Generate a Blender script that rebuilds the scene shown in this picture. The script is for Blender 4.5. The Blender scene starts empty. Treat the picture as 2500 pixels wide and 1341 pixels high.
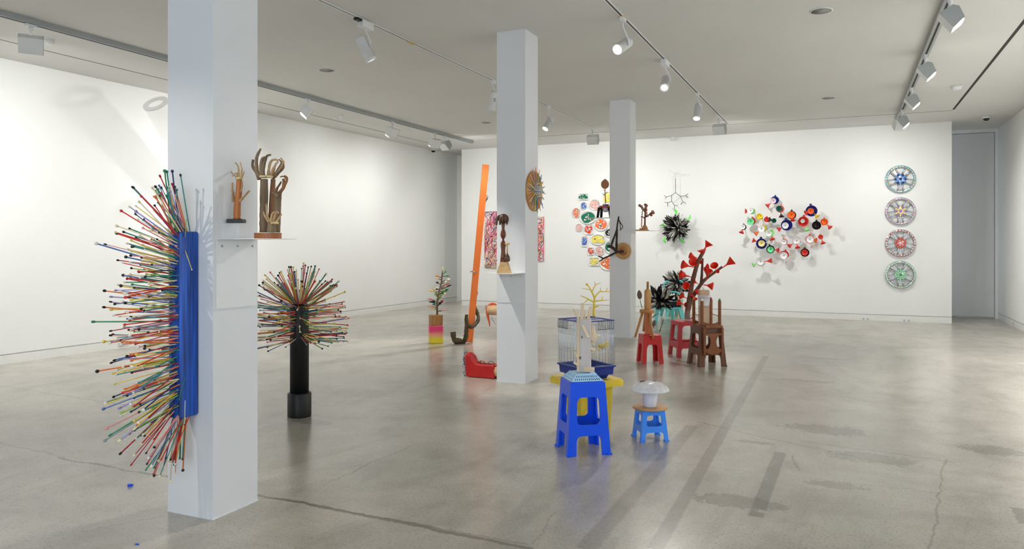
import bpy, bmesh, math, random
from mathutils import Vector, Matrix, Euler
random.seed(7)
SC = bpy.context.scene
COL = SC.collection
# ---------------------------------------------------------------- camera
FPX, CX, HY, HC = 1830.0, 1250.0, 595.5, 1.38      # focal length (px of 2500), horizon row, eye height
TH = math.atan(815 / 1830.0)
FW = Vector((-math.sin(TH), math.cos(TH), 0)); RT = Vector((math.cos(TH), math.sin(TH), 0)); UP = Vector((0, 0, 1))
cd = bpy.data.cameras.new('camera'); cam = bpy.data.objects.new('camera', cd); COL.objects.link(cam)
cd.sensor_width = 36; cd.lens = 36 * FPX / 2500; cd.shift_y = -(1341 / 2 - HY) / 2500
cam.location = (0, 0, HC); cam.rotation_euler = (math.pi / 2, 0, TH); SC.camera = cam
# ---------------------------------------------------------------- view, world, daylight
SC.view_settings.view_transform = 'Standard'; SC.view_settings.look = 'None'
SC.view_settings.gamma = 1; SC.view_settings.use_curve_mapping = False
SC.view_settings.exposure = 0.32
W = bpy.data.worlds.new('world'); SC.world = W; W.use_nodes = True
W.node_tree.nodes['Background'].inputs[0].default_value = (.62, .78, 1, 1)
W.node_tree.nodes['Background'].inputs[1].default_value = 1.5
def lamp(name, kind, loc, aim, power, col=(1, 1, 1), size=.1, size_y=None, angle=60, blend=.5, spread=180, parent=None):
    l = bpy.data.lights.new(name, kind); l.energy = power; l.color = col
    if kind == 'AREA':
        l.shape = 'RECTANGLE'; l.size = size; l.size_y = size_y or size; l.spread = math.radians(spread)
    else:
        l.shadow_soft_size = size; l.spot_size = math.radians(angle); l.spot_blend = blend
    o = bpy.data.objects.new(name, l); COL.objects.link(o)
    loc = Vector(loc); d = (Vector(aim) - loc).normalized()
    o.rotation_euler = d.to_track_quat('-Z', 'Y').to_euler()
    o.location = loc
    if parent is not None:
        o.parent = parent; o.location = loc - parent.location
    return o
# daylight entering through the tall window in the wall behind the camera
lamp('daylight', 'AREA', (.2, -4.9, 1.75), (.2, 5, 1.3), 150, (.80, .89, 1), 4.0, 2.5)
# ---------------------------------------------------------------- pixel -> place helpers
def ray(px, py): return FW + RT * ((px - CX) / FPX) + UP * ((HY - py) / FPX)
CAM = Vector((0, 0, HC))
def at(px, py, w): return CAM + ray(px, py) * w                 # a point at distance w along the view axis
def onz(px, py, z=0): d = ray(px, py); return CAM + d * ((z - HC) / d.z)
def onx(px, py, X): d = ray(px, py); return CAM + d * (X / d.x)
def ony(px, py, Y): d = ray(px, py); return CAM + d * (Y / d.y)
def dist(p): return (Vector(p) - CAM).dot(FW)
# ---------------------------------------------------------------- materials
def lin(c):
    return tuple(((v / 255) / 12.92 if v / 255 <= .04045 else ((v / 255 + .055) / 1.055) ** 2.4) for v in c)
MATS = {}
def mat(name, col, rough=.5, metal=0, var=.07, scale=9, bump=0, bscale=60, trans=0, coat=0, emit=0, ior=1.45, alpha=1, stretch=None, sss=0):
    if name in MATS: return MATS[name]
    m = bpy.data.materials.new(name); MATS[name] = m; m.use_nodes = True
    nt = m.node_tree; N = nt.nodes; L = nt.links; b = N['Principled BSDF']
    c = lin(col)
    b.inputs['Roughness'].default_value = rough; b.inputs['Metallic'].default_value = metal
    b.inputs['IOR'].default_value = ior; b.inputs['Alpha'].default_value = alpha
    b.inputs['Transmission Weight'].default_value = trans; b.inputs['Coat Weight'].default_value = coat
    if sss:
        b.inputs['Subsurface Weight'].default_value = sss; b.inputs['Subsurface Radius'].default_value = (.02, .02, .02)
    if emit:
        b.inputs['Emission Color'].default_value = (*c, 1); b.inputs['Emission Strength'].default_value = emit
    tc = N.new('ShaderNodeTexCoord'); mp = N.new('ShaderNodeMapping'); L.new(tc.outputs['Object'], mp.inputs[0])
    if stretch: mp.inputs['Scale'].default_value = stretch
    nz = N.new('ShaderNodeTexNoise'); nz.inputs['Scale'].default_value = scale; nz.inputs['Detail'].default_value = 4
    L.new(mp.outputs[0], nz.inputs['Vector'])
    rp = N.new('ShaderNodeValToRGB'); L.new(nz.outputs['Fac'], rp.inputs[0])
    rp.color_ramp.elements[0].position = .3; rp.color_ramp.elements[1].position = .7
    rp.color_ramp.elements[0].color = (*[v * (1 - var) for v in c], 1)
    rp.color_ramp.elements[1].color = (*[min(1, v * (1 + var)) for v in c], 1)
    L.new(rp.outputs[0], b.inputs['Base Color'])
    if bump:
        n2 = N.new('ShaderNodeTexNoise'); n2.inputs['Scale'].default_value = bscale; L.new(mp.outputs[0], n2.inputs['Vector'])
        bp = N.new('ShaderNodeBump'); bp.inputs['Strength'].default_value = bump; bp.inputs['Distance'].default_value = .004
        L.new(n2.outputs['Fac'], bp.inputs['Height']); L.new(bp.outputs[0], b.inputs['Normal'])
    return m
def wood(name, c1, c2, rough=.5, scale=14, stretch=(1, 1, .12), bump=.15):
    if name in MATS: return MATS[name]
    m = mat(name, c1, rough, bump=bump, bscale=40, stretch=stretch, scale=scale)
    rp = [n for n in m.node_tree.nodes if n.type == 'VALTORGB'][0].color_ramp
    rp.elements[0].color = (*lin(c2), 1); rp.elements[1].color = (*lin(c1), 1)
    return m
# ---------------------------------------------------------------- mesh builder
def frame(o, z, x=None):
    z = Vector(z).normalized()
    x = Vector(x) if x is not None else (Vector((1, 0, 0)) if abs(z.x) < .9 else Vector((0, 1, 0)))
    x = (x - z * x.dot(z)).normalized(); y = z.cross(x)
    M = Matrix((x, y, z)).transposed().to_4x4(); M.translation = Vector(o); return M
class MB:
    def __init__(s): s.v = []; s.f = []; s.m = []; s.sm = []
    def add(s, v, f, mi=0, smooth=False, M=None):
        k = len(s.v); s.v += [(M @ Vector(p)) if M is not None else Vector(p) for p in v]
        s.f += [tuple(i + k for i in q) for q in f]; s.m += [mi] * len(f); s.sm += [smooth] * len(f); return s
    def box(s, a, b, mi=0, M=None, bev=0):
        (x0, y0, z0), (x1, y1, z1) = a, b
        if bev:
            e = bev; pr = [(x0 + e, y0), (x1 - e, y0), (x1, y0 + e), (x1, y1 - e), (x1 - e, y1), (x0 + e, y1), (x0, y1 - e), (x0, y0 + e)]
            cxm, cym = (x0 + x1) / 2, (y0 + y1) / 2
            def ins(p): return (p[0] + (e if p[0] < cxm else -e) * .6, p[1] + (e if p[1] < cym else -e) * .6)
            v = [(*ins(p), z0) for p in pr] + [(*p, z0 + e) for p in pr] + [(*p, z1 - e) for p in pr] + [(*ins(p), z1) for p in pr]
            f = [tuple(range(7, -1, -1)), tuple(range(24, 32))]
            for r in range(3):
                for i in range(8): j = (i + 1) % 8; f.append((r * 8 + i, r * 8 + j, r * 8 + 8 + j, r * 8 + 8 + i))
            return s.add(v, f, mi, False, M)
        v = [(x0, y0, z0), (x1, y0, z0), (x1, y1, z0), (x0, y1, z0), (x0, y0, z1), (x1, y0, z1), (x1, y1, z1), (x0, y1, z1)]
        return s.add(v, [(0, 3, 2, 1), (4, 5, 6, 7), (0, 1, 5, 4), (1, 2, 6, 5), (2, 3, 7, 6), (3, 0, 4, 7)], mi, False, M)
    def tube(s, pts, rad, n=8, mi=0, smooth=True, flat=1.0, up=None):
        pts = [Vector(p) for p in pts]; R = rad if isinstance(rad, (list, tuple)) else [rad] * len(pts)
        v = []; f = []; px = up
        for i, p in enumerate(pts):
            d = (pts[min(i + 1, len(pts) - 1)] - pts[max(i - 1, 0)])
            if d.length < 1e-9: d = Vector((0, 0, 1))
            M = frame(p, d, px); px = M.col[0].xyz
            for k in range(n):
                a = 2 * math.pi * k / n
                v.append(p + M.col[0].xyz * (R[i] * math.cos(a)) + M.col[1].xyz * (R[i] * math.sin(a) * flat))
        for i in range(len(pts) - 1):
            for k in range(n):
                j = (k + 1) % n; f.append((i * n + k, i * n + j, i * n + n + j, i * n + n + k))
        s.add(v, f, mi, smooth)
        k0 = len(s.v) - len(v); e = (len(pts) - 1) * n
        s.f += [tuple(k0 + q for q in range(n - 1, -1, -1)), tuple(k0 + e + q for q in range(n))]; s.m += [mi] * 2; s.sm += [False] * 2
        return s
    def lathe(s, prof, M=None, n=20, mi=0, smooth=True, cap=True):
        v = []; f = []
        for r, z in prof:
            for k in range(n): a = 2 * math.pi * k / n; v.append((r * math.cos(a), r * math.sin(a), z))
        for i in range(len(prof) - 1):
            for k in range(n): j = (k + 1) % n; f.append((i * n + k, i * n + j, i * n + n + j, i * n + n + k))
        if cap:
            f.append(tuple(range(n - 1, -1, -1))); f.append(tuple((len(prof) - 1) * n + k for k in range(n)))
        return s.add(v, f, mi, smooth, M)
    def ball(s, c, r, mi=0, n=10, sc=(1, 1, 1)):
        pr = [(max(1e-4, math.sin(math.pi * i / n)), -math.cos(math.pi * i / n)) for i in range(n + 1)]
        M = Matrix.Translation(Vector(c)) @ Matrix.Diagonal((r * sc[0], r * sc[1], r * sc[2], 1))
        return s.lathe(pr, M, n + 2, mi, True, False)
    def prism(s, poly, d0, d1, M=None, mi=0, fn=None):
        n = len(poly); v = [(x, y, d0) for x, y in poly] + [(x, y, d1) for x, y in poly]
        if fn: v = [fn(*p) for p in v]
        f = [tuple(range(n - 1, -1, -1)), tuple(range(n, 2 * n))] + [(i, (i + 1) % n, n + (i + 1) % n, n + i) for i in range(n)]
        return s.add(v, f, mi, False, M)
    def panel(s, outer, holes, d0, d1, fn, mi=0):
        """flat panel with holes, thickness d0..d1, every point put through fn(u, v, d)"""
        bm = bmesh.new(); loops = []
        for lp in [outer] + holes:
            vs = [bm.verts.new((x, y, 0)) for x, y in lp]; loops.append(vs)
            for i in range(len(vs)): bm.edges.new((vs[i], vs[(i + 1) % len(vs)]))
        bmesh.ops.triangle_fill(bm, use_beauty=True, use_dissolve=False, edges=bm.edges[:])
        bm.verts.index_update(); base = [(v.co.x, v.co.y) for v in bm.verts]; tri = [tuple(v.index for v in fc.verts) for fc in bm.faces]
        n = len(base); k = 0; f = [t for t in tri] + [tuple(n + i for i in reversed(t)) for t in tri]
        for lp in [outer] + holes:
            m = len(lp)
            for i in range(m): a, b = k + i, k + (i + 1) % m; f.append((a, b, n + b, n + a))
            k += m
        bm.free()
        return s.add([fn(x, y, d0) for x, y in base] + [fn(x, y, d1) for x, y in base], f, mi, False)
    def mesh(s, name, mats, origin=Vector((0, 0, 0)), fix=True):
        me = bpy.data.meshes.new(name); o = Vector(origin)
        me.from_pydata([tuple(p - o) for p in s.v], [], s.f)
        for m in (mats if isinstance(mats, (list, tuple)) else [mats]): me.materials.append(m)
        me.polygons.foreach_set('material_index', s.m); me.polygons.foreach_set('use_smooth', s.sm)
        if fix:
            b = bmesh.new(); b.from_mesh(me); bmesh.ops.recalc_face_normals(b, faces=b.faces[:]); b.to_mesh(me); b.free()
        me.update(); return me
# ---------------------------------------------------------------- scene objects
def tag(o, label=None, cat=None, group=None, kind=None):
    if label: o['label'] = label
    if cat: o['category'] = cat
    if group: o['group'] = group
    if kind: o['kind'] = kind
    return o
def thing(name, label, cat, loc, group=None):
    o = bpy.data.objects.new(name, None); COL.objects.link(o); o.location = loc; o.empty_display_size = .05
    return tag(o, label, cat, group)
def root_of(o):
    while o.parent: o = o.parent
    return o
def part(name, mb, m, parent, label=None, kind=None):
    me = mb.mesh(name, m, root_of(parent).location)
    o = bpy.data.objects.new(name, me); COL.objects.link(o); o.parent = parent
    return tag(o, label, None, None, kind)
def inst(name, me, parent, M):                     # shared mesh data placed by a world matrix under a thing
    o = bpy.data.objects.new(name, me); COL.objects.link(o); o.parent = parent
    o.matrix_local = Matrix.Translation(-root_of(parent).location) @ M
    return o
def solo(name, mb, m, label, cat, group=None, origin=None):
    org = Vector(origin) if origin is not None else sum(mb.v, Vector()) / len(mb.v)
    o = bpy.data.objects.new(name, mb.mesh(name, m, org)); COL.objects.link(o); o.location = org
    return tag(o, label, cat, group)
def struct(name, mb, m, parent=None, label=None):
    o = bpy.data.objects.new(name, mb.mesh(name, m)); COL.objects.link(o)
    if parent: o.parent = parent
    o['kind'] = 'structure'
    if label: o['label'] = label
    return o
def rnd(a, b): return random.uniform(a, b)
def jit(p, r): return Vector(p) + Vector((rnd(-r, r), rnd(-r, r), rnd(-r, r)))
def curve(pts, n=6):                                # Catmull-Rom through points
    P = [Vector(p) for p in pts]; out = []
    for i in range(len(P) - 1):
        a, b, c, d = P[max(i - 1, 0)], P[i], P[i + 1], P[min(i + 2, len(P) - 1)]
        for k in range(n):
            t = k / n; out.append(.5 * (2 * b + (c - a) * t + (2 * a - 5 * b + 4 * c - d) * t * t + (3 * b - a - 3 * c + d) * t ** 3))
    return out + [P[-1]]
def lerpl(a, n): return [a[0] + (a[1] - a[0]) * i / (n - 1) for i in range(n)]
def trunk(mb, pts, r0, r1, n=9, rough=.08, mi=0, seg=6):
    c = curve(pts, seg); R = [(r0 + (r1 - r0) * i / (len(c) - 1)) * (1 + rnd(-rough, rough)) for i in range(len(c))]
    return mb.tube(c, R, n, mi)
def rrect(w, h, r, n=4):
    out = []
    for cx, cy, a0 in ((w - r, h - r, 0), (-w + r, h - r, 90), (-w + r, -h + r, 180), (w - r, -h + r, 270)):
        for k in range(n + 1): a = math.radians(a0 + 90 * k / n); out.append((cx + r * math.cos(a), cy + r * math.sin(a)))
    return out
def oval(w, h, n=24): return [(w * math.cos(2 * math.pi * k / n), h * math.sin(2 * math.pi * k / n)) for k in range(n)]
def blob(w, h, n=28, wob=.18, seed=0):
    g = random.Random(seed); ph = [g.uniform(0, 6.28) for _ in range(3)]; am = [g.uniform(.3, 1) * wob for _ in range(3)]
    return [((1 - wob * .6 + sum(am[i] * .5 * math.sin((i + 2) * a + ph[i]) for i in range(3))) * w * math.cos(a),
             (1 - wob * .6 + sum(am[i] * .5 * math.sin((i + 2) * a + ph[i]) for i in range(3))) * h * math.sin(a)) for a in (2 * math.pi * k / n for k in range(n))]
# ================================================================ THE ROOM
H = 3.50
M_wall = mat('wall_paint', (238, 239, 236), .75, var=.012, scale=1.5, bump=.03, bscale=250)
M_ceil = mat('ceiling_paint', (216, 215, 211), .85, var=.02, scale=.8)
M_col = mat('pillar_paint', (222, 224, 226), .6, var=.015, scale=2, bump=.02, bscale=250)
M_base = mat('baseboard_paint', (232, 232, 227), .5, var=.02)
M_white = mat('white_metal', (226, 228, 228), .4, var=.02)
M_grey = mat('grey_metal', (160, 165, 164), .4, var=.03)
M_black = mat('black_plastic', (18, 18, 19), .4)
M_slot = mat('dark_slot', (40, 38, 34), .7)
def floor_material():
    m = bpy.data.materials.new('polished_concrete'); m.use_nodes = True
    nt = m.node_tree; N = nt.nodes; L = nt.links; b = N['Principled BSDF']
    tc = N.new('ShaderNodeTexCoord')
    def noise(scale, detail=6, rough=.6, dist=0, stretch=(1, 1, 1)):
        mp = N.new('ShaderNodeMapping'); mp.inputs['Scale'].default_value = stretch; L.new(tc.outputs['Object'], mp.inputs[0])
        n = N.new('ShaderNodeTexNoise'); n.inputs['Scale'].default_value = scale; n.inputs['Detail'].default_value = detail
        n.inputs['Roughness'].default_value = rough; n.inputs['Distortion'].default_value = dist; L.new(mp.outputs[0], n.inputs['Vector']); return n.outputs['Fac']
    def ramp(fac, stops):
        r = N.new('ShaderNodeValToRGB'); L.new(fac, r.inputs[0]); e = r.color_ramp.elements
        while len(e) < len(stops): e.new(.5)
        for i, (p, c) in enumerate(stops): e[i].position = p; e[i].color = (*(c if isinstance(c, tuple) else (c, c, c)), 1)
        return r.outputs[0]
    def mth(op, a, c=None, d=None):
        n = N.new('ShaderNodeMath'); n.operation = op
        for i, q in enumerate((a, c, d)):
            if q is None: continue
            if isinstance(q, (int, float)): n.inputs[i].default_value = q
            else: L.new(q, n.inputs[i])
        return n.outputs[0]
    def mul(colA, fac, colB, mode='MULTIPLY'):
        n = N.new('ShaderNodeMix'); n.data_type = 'RGBA'; n.blend_type = mode
        if isinstance(fac, (int, float)): n.inputs['Factor'].default_value = fac
        else: L.new(fac, n.inputs['Factor'])
        L.new(colA, n.inputs[6])
        if isinstance(colB, tuple): n.inputs[7].default_value = (*colB, 1)
        else: L.new(colB, n.inputs[7])
        return n.outputs[2]
    g1, g2, g3 = lin((202, 196, 184)), lin((178, 172, 161)), lin((154, 149, 139))
    base = ramp(noise(.55, 8, .62, .6), [(.25, g3), (.5, g2), (.75, g1)])
    base = mul(base, .50, ramp(noise(3.2, 8, .7, .4), [(.3, (.72, .71, .69)), (.55, (1, 1, 1))]))
    base = mul(base, .40, ramp(noise(1.3, 6, .6, 2.5, (1, .35, 1)), [(.35, (.7, .69, .67)), (.5, (1, 1, 1))]))
    base = mul(base, .5, ramp(noise(70, 3, .6), [(.36, (.55, .54, .52)), (.46, (1, 1, 1))]))          # fine aggregate
    vo = N.new('ShaderNodeTexVoronoi'); vo.inputs['Scale'].default_value = 55; L.new(tc.outputs['Object'], vo.inputs['Vector'])
    base = mul(base, .28, ramp(vo.outputs['Distance'], [(.05, (.45, .44, .42)), (.22, (1, 1, 1))]))
    # scuffed patches with a ragged edge
    sep = N.new('ShaderNodeSeparateXYZ'); L.new(tc.outputs['Object'], sep.inputs[0]); X, Y = sep.outputs[0], sep.outputs[1]
    rag = noise(7, 8, .75, .4); rag2 = noise(24, 4, .7)
    for px, py, rx, ry, s in ((2010, 1050, .45, .22, .5), (2130, 1120, .42, .20, .5), (1800, 1225, .38, .16, .55), (1840, 1080, .2, .07, .5), (2040, 1185, .25, .1, .45), (2000, 875, .55, .14, .35), (1960, 930, .5, .1, .35), (2420, 1100, .3, .2, .4), (760, 1030, .3, .12, .45), (880, 960, .5, .3, .25)):
        p = onz(px, py)
        d = mth('ADD', mth('POWER', mth('DIVIDE', mth('SUBTRACT', X, p.x), rx), 2), mth('POWER', mth('DIVIDE', mth('SUBTRACT', Y, p.y), ry), 2))
        k = mth('SUBTRACT', mth('SUBTRACT', 1.0, d), mth('MULTIPLY', mth('SUBTRACT', 1.0, rag), 1.25))
        k = mth('MULTIPLY', mth('GREATER_THAN', mth('ADD', mth('ADD', k, .12), mth('MULTIPLY', mth('SUBTRACT', rag2, .5), 1.6)), .1), s)
        base = mul(base, k, (.42, .41, .39))
    # straight dark strips (old wall lines) and cracks / saw joints, as distances to segments
    wob = mth('MULTIPLY', mth('SUBTRACT', noise(2.2, 8, .7), .5), .16); wob_s = mth('MULTIPLY', mth('SUBTRACT', noise(5, 3), .5), .012)
    def seg(pa, pb, width, strength, base, col, wobble, feather=.006, brk=None):
        a, c = onz(*pa), onz(*pb); t = (c - a); ln = t.length; t = t / ln
        dx, dy = mth('SUBTRACT', X, a.x), mth('SUBTRACT', Y, a.y)
        al = mth('ADD', mth('MULTIPLY', dx, t.x), mth('MULTIPLY', dy, t.y))
        pe = mth('ADD', mth('ADD', mth('MULTIPLY', dx, -t.y), mth('MULTIPLY', dy, t.x)), wobble)
        k = mth('MULTIPLY', mth('LESS_THAN', mth('ABSOLUTE', mth('SUBTRACT', al, ln / 2)), ln / 2),
                mth('MINIMUM', 1.0, mth('MAXIMUM', mth('DIVIDE', mth('SUBTRACT', width / 2, mth('ABSOLUTE', pe)), feather), 0.0)))
        if brk: k = mth('MULTIPLY', k, mth('GREATER_THAN', rag, brk))
        return mul(base, mth('MULTIPLY', k, strength), col)
    DK = (.44, .43, .41)
    base = seg((1870, 870), (1600, 1341), .085, .75, base, (.55, .54, .52), wob_s, .01)
    base = seg((1690, 1040), (1430, 1341), .12, .6, base, (.6, .59, .57), wob_s, .02)
    base = seg((1905, 1105), (1845, 1262), .085, .8, base, (.5, .49, .47), wob_s, .01, .40)
    for pa, pb, w, s in (((0, 942), (420, 1008), .012, .8), ((140, 1118), (412, 1166), .02, .9), ((630, 1207), (1300, 1341), .03, .75), ((660, 1215), (1290, 1330), .012, .6), ((0, 1080), (160, 1118), .012, .5),
                         ((1700, 1030), (2080, 1115), .012, .7), ((2080, 1115), (2300, 1160), .01, .6), ((1640, 1130), (2300, 1205), .008, .6), ((2310, 1120), (2270, 1341), .012, .5), ((1930, 1110), (1945, 1150), .014, .5),
                         ((1300, 1330), (1352, 1250), .01, .5), ((800, 1180), (1010, 1085), .01, .6), ((200, 1300), (400, 1260), .01, .5), ((2480, 1240), (2500, 1280), .05, .5), ((1950, 1075), (2330, 1130), .012, .6)):
        base = seg(pa, pb, w * 1.3, min(1, s * 1.15), base, DK, wob, .006, .34)
    L.new(base, b.inputs['Base Color'])
    L.new(mth('MULTIPLY_ADD', noise(1.1, 3, .5), .06, .195), b.inputs['Roughness'])
    b.inputs['Specular IOR Level'].default_value = .5
    bp = N.new('ShaderNodeBump'); bp.inputs['Strength'].default_value = .035; bp.inputs['Distance'].default_value = .003
    L.new(noise(9, 3, .5), bp.inputs['Height']); L.new(bp.outputs[0], b.inputs['Normal'])
    return m
M_floor = floor_material()
YB = 14.95; XR = 2.55; YD = 16.2; YF = -5.0
LA, LB = Vector((-8.86, YF, 0)), Vector((-8.50, 15.85, 0))      # foot of the long wall (it runs slightly askew)
def lx(y): return -8.80 if y < 5.4 else -8.80 + (y - 5.4) * .30 / 10.45
struct('floor', MB().box((-9.6, YF - .3, -.2), (XR + .4, 16.8, 0)), M_floor)
struct('ceiling', MB().box((-9.6, YF - .3, H), (XR + .4, 16.8, H + .2)), M_ceil)
GAP = .115
def wall_prism(x0, y0, x1, y1, th, z0, z1):          # thick wall whose visible face runs from (x0,y0) to (x1,y1)
    a, c = Vector((x0, y0, 0)), Vector((x1, y1, 0)); n = (c - a).normalized().cross(UP) * th
    return [(a + UP * z0), (c + UP * z0), (c + n + UP * z0), (a + n + UP * z0), (a + UP * z1), (c + UP * z1), (c + n + UP * z1), (a + n + UP * z1)]
BOXF = [(0, 3, 2, 1), (4, 5, 6, 7), (0, 1, 5, 4), (1, 2, 6, 5), (2, 3, 7, 6), (3, 0, 4, 7)]
def run(name, x0, y0, x1, y1, th=.25, base=True, zt=H):
    mb = MB(); mb.add(wall_prism(x0, y0, x1, y1, th, GAP if base else 0, zt), BOXF)
    if base:                                           # the shadow gap above the baseboard
        n = (Vector((x1, y1, 0)) - Vector((x0, y0, 0))).normalized().cross(UP) * .02
        mb.add(wall_prism(x0 + n.x, y0 + n.y, x1 + n.x, y1 + n.y, th - .02, GAP - .02, GAP), BOXF)
    struct('wall_' + name, mb, M_wall)
    if base: struct('baseboard_' + name, MB().add(wall_prism(x0, y0, x1, y1, th, 0, GAP - .013), BOXF), M_base)
run('left', LB.x, LB.y, lx(5.4), 5.4)
run('left_near', lx(5.4), 5.4, -8.80, YF)
run('back', 1.675, YB, -7.90, YB, 1.0)
run('right', XR, YF, XR, YD)
# recess beside the long wall, with a flush door
struct('wall_recess', MB().box((-8.9, 15.85, 0), (-7.4, 16.1, H)), M_wall)
dr = struct('door_1', MB().box((-8.42, 15.835, .015), (-7.95, 15.85, 2.0)), M_wall)
# recess beside the right wall closed by a full height panel door
struct('wall_far', MB().box((1.2, YD + .04, 0), (3.0, YD + .3, H)), M_wall)
struct('door_2', MB().box((1.30, YD, .03), (2.49, YD + .035, H - .075)), mat('door_paint', (214, 214, 212), .6, var=.015, scale=2))
struct('trim_1', MB().box((1.2, YD - .004, H - .06), (XR, YD + .04, H)).box((2.505, YD - .004, 0), (XR, YD + .04, H - .06)), M_base)
# wall behind the camera with a tall shop window
wf = MB()
wf.box((-9.2, YF - .25, 0), (-1.95, YF, H)).box((2.35, YF - .25, 0), (XR + .3, YF, H)).box((-1.95, YF - .25, 0), (2.35, YF, .45)).box((-1.95, YF - .25, 3.05), (2.35, YF, H))
struct('wall_front', wf, M_wall)
wn = struct('window_1', MB().box((-1.95, YF - .16, .45), (2.35, YF - .10, .5)).box((-1.95, YF - .16, 3.0), (2.35, YF - .10, 3.05)).box((-1.95, YF - .16, .5), (-1.90, YF - .1, 3)).box((2.30, YF - .16, .5), (2.35, YF - .1, 3)).box((.17, YF - .16, .5), (.23, YF - .1, 3)), M_grey)
# ceiling lines: shadow joints and an empty recessed slot
struct('trim_2', MB().box((-8.02, 1.0, H - .003), (-8.005, 13.9, H + .01)), mat('joint_line', (120, 114, 104), .8))
struct('trim_3', MB().box((1.535, -1.0, H - .004), (1.565, 13.62, H + .01)), M_slot)
struct('trim_4', MB().box((-6.9, 13.72, H - .003), (1.55, 13.728, H + .01)), mat('joint_line', (120, 114, 104), .8))
# pillars
PX0, PX1 = -3.195, -2.885
PY = [(2.81, 3.12), (6.80, 7.13), (10.73, 11.05)]
PLAB = ['square white pillar carrying the blue needle board', 'square white pillar carrying the pencil disc and red boot', 'square white pillar carrying the wooden disc with dark branch']
for (y0, y1), lb in zip(PY, PLAB):
    o = struct('pillar', MB().box((PX0, y0, .004), (PX1, y1, H)).box((PX0 - .003, y0 - .003, 0), (PX1 + .003, y1 + .003, .006)), M_col, label=lb)
    o['category'] = 'pillar'
# ---------------------------------------------------------------- ceiling tracks and lamps
WARM = (1, .965, .91); NEUT = (1, .995, .985); KF = .70; KS = 1.35
def track(name, x, y0, y1, prof, label):
    t = thing(name, label, 'light track', (x, y0, H))
    mb = MB()
    if prof == 'surface':
        mb.box((x - .035, y0, H - .05), (x + .035, y1, H - .001)); part('housing', mb, M_grey, t)
        part('conductor_slot', MB().box((x - .009, y0, H - .052), (x + .009, y1, H - .0495)), M_slot, t)
    else:
        mb.box((x - .022, y0, H - .008), (x - .009, y1, H - .0005)).box((x + .009, y0, H - .008), (x + .022, y1, H - .0005)); part('housing', mb, M_white, t)
        part('conductor_slot', MB().box((x - .0089, y0, H - .004), (x + .0089, y1, H - .001)), M_slot, t)
    return t
TX = [-7.02, -4.17, -1.90, .80]
track('light_track', TX[0], -1.0, 13.75, 'surface', 'thick grey surface track running beside the wall with clear tube')
track('light_track', TX[1], -1.0, 13.6, 'recessed', 'thin ceiling track over the orange pole with a tape patch')
track('light_track', TX[2], -1.0, 13.6, 'recessed', 'thin ceiling track above the plastic stools')
track('light_track', TX[3], -1.0, 14.2, 'surface', 'ceiling track leading to the jewelled wheel covers')
M_tape = mat('masking_tape', (205, 180, 130), .8)
M_lens = mat('lit_lens', (255, 246, 230), .4, var=0, emit=14)
M_lensdim = mat('frosted_lens', (235, 235, 232), .3, var=0, emit=.6)
p = onz(1005, 103, H); tag(solo('tape_patch', MB().box((TX[1] - .025, p.y - .07, H - .0105), (TX[1] + .025, p.y + .07, H - .0085)), M_tape, 'strip of cream tape over the thin track above the pole', 'tape'))
p = onz(1524, 40, H); tag(solo('tape_patch', MB().box((TX[2] - .025, p.y - .06, H - .0105), (TX[2] + .025, p.y + .06, H - .0085)), M_tape, 'strip of cream tape on the track above the stools', 'tape'))
def flood(px, py, x, aim, label, group, power, drop=.23, size=(.20, .12, .16), lens=None, col=NEUT, real=True, spread=145):
    """wall washer: stem, wedge shaped box, lens along its lower edge. (px, py) is the middle of the box"""
    y = onx(px, py, x).y if real else py
    t = thing('track_flood_light', label, 'light', (x, y, H - .05), group)
    part('adapter', MB().box((x - .018, y - .05, H - .075), (x + .018, y + .05, H - .052)), M_white, t)
    part('stem', MB().lathe([(.013, -.14), (.013, 0), (.02, .002), (.02, .03)], Matrix.Translation((x, y, H - .104)), 12), M_white, t)
    c = Vector((x, y, H - drop)); d = (Vector(aim) - c); d.z = 0; d.normalize()
    M = frame(c, UP, d)                                # local x towards the wall, z up
    dd = (Vector(aim) - c).normalized(); tilt = math.atan2(-dd.z, Vector((dd.x, dd.y, 0)).length)
    M = M @ Matrix.Rotation(tilt, 4, 'Y')
    w, dp, h = size
    poly = [(-.08, -.05), (-.06, .06), (-.02, .085), (.075, .055), (.085, -.055)]
    mb = MB().prism(poly, -w / 2, w / 2, M @ Matrix.Rotation(math.pi / 2, 4, 'X'))
    b = part('housing', mb, M_white, t)
    part('end_cap', MB().prism([(q[0] * 1.03, q[1] * 1.03) for q in poly], w / 2, w / 2 + .004, M @ Matrix.Rotation(math.pi / 2, 4, 'X')), M_grey, t)
    part('lens', MB().box((.080, -w / 2 + .012, -.045), (.0875, w / 2 - .012, .045), 0, M), lens or M_lens, t)
    if power:
        lamp('flood_lamp', 'AREA', M @ Vector((.10, 0, 0)), Vector(aim), power * KF, col, w * .9, .08, spread=spread, parent=t)
    return t
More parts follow.
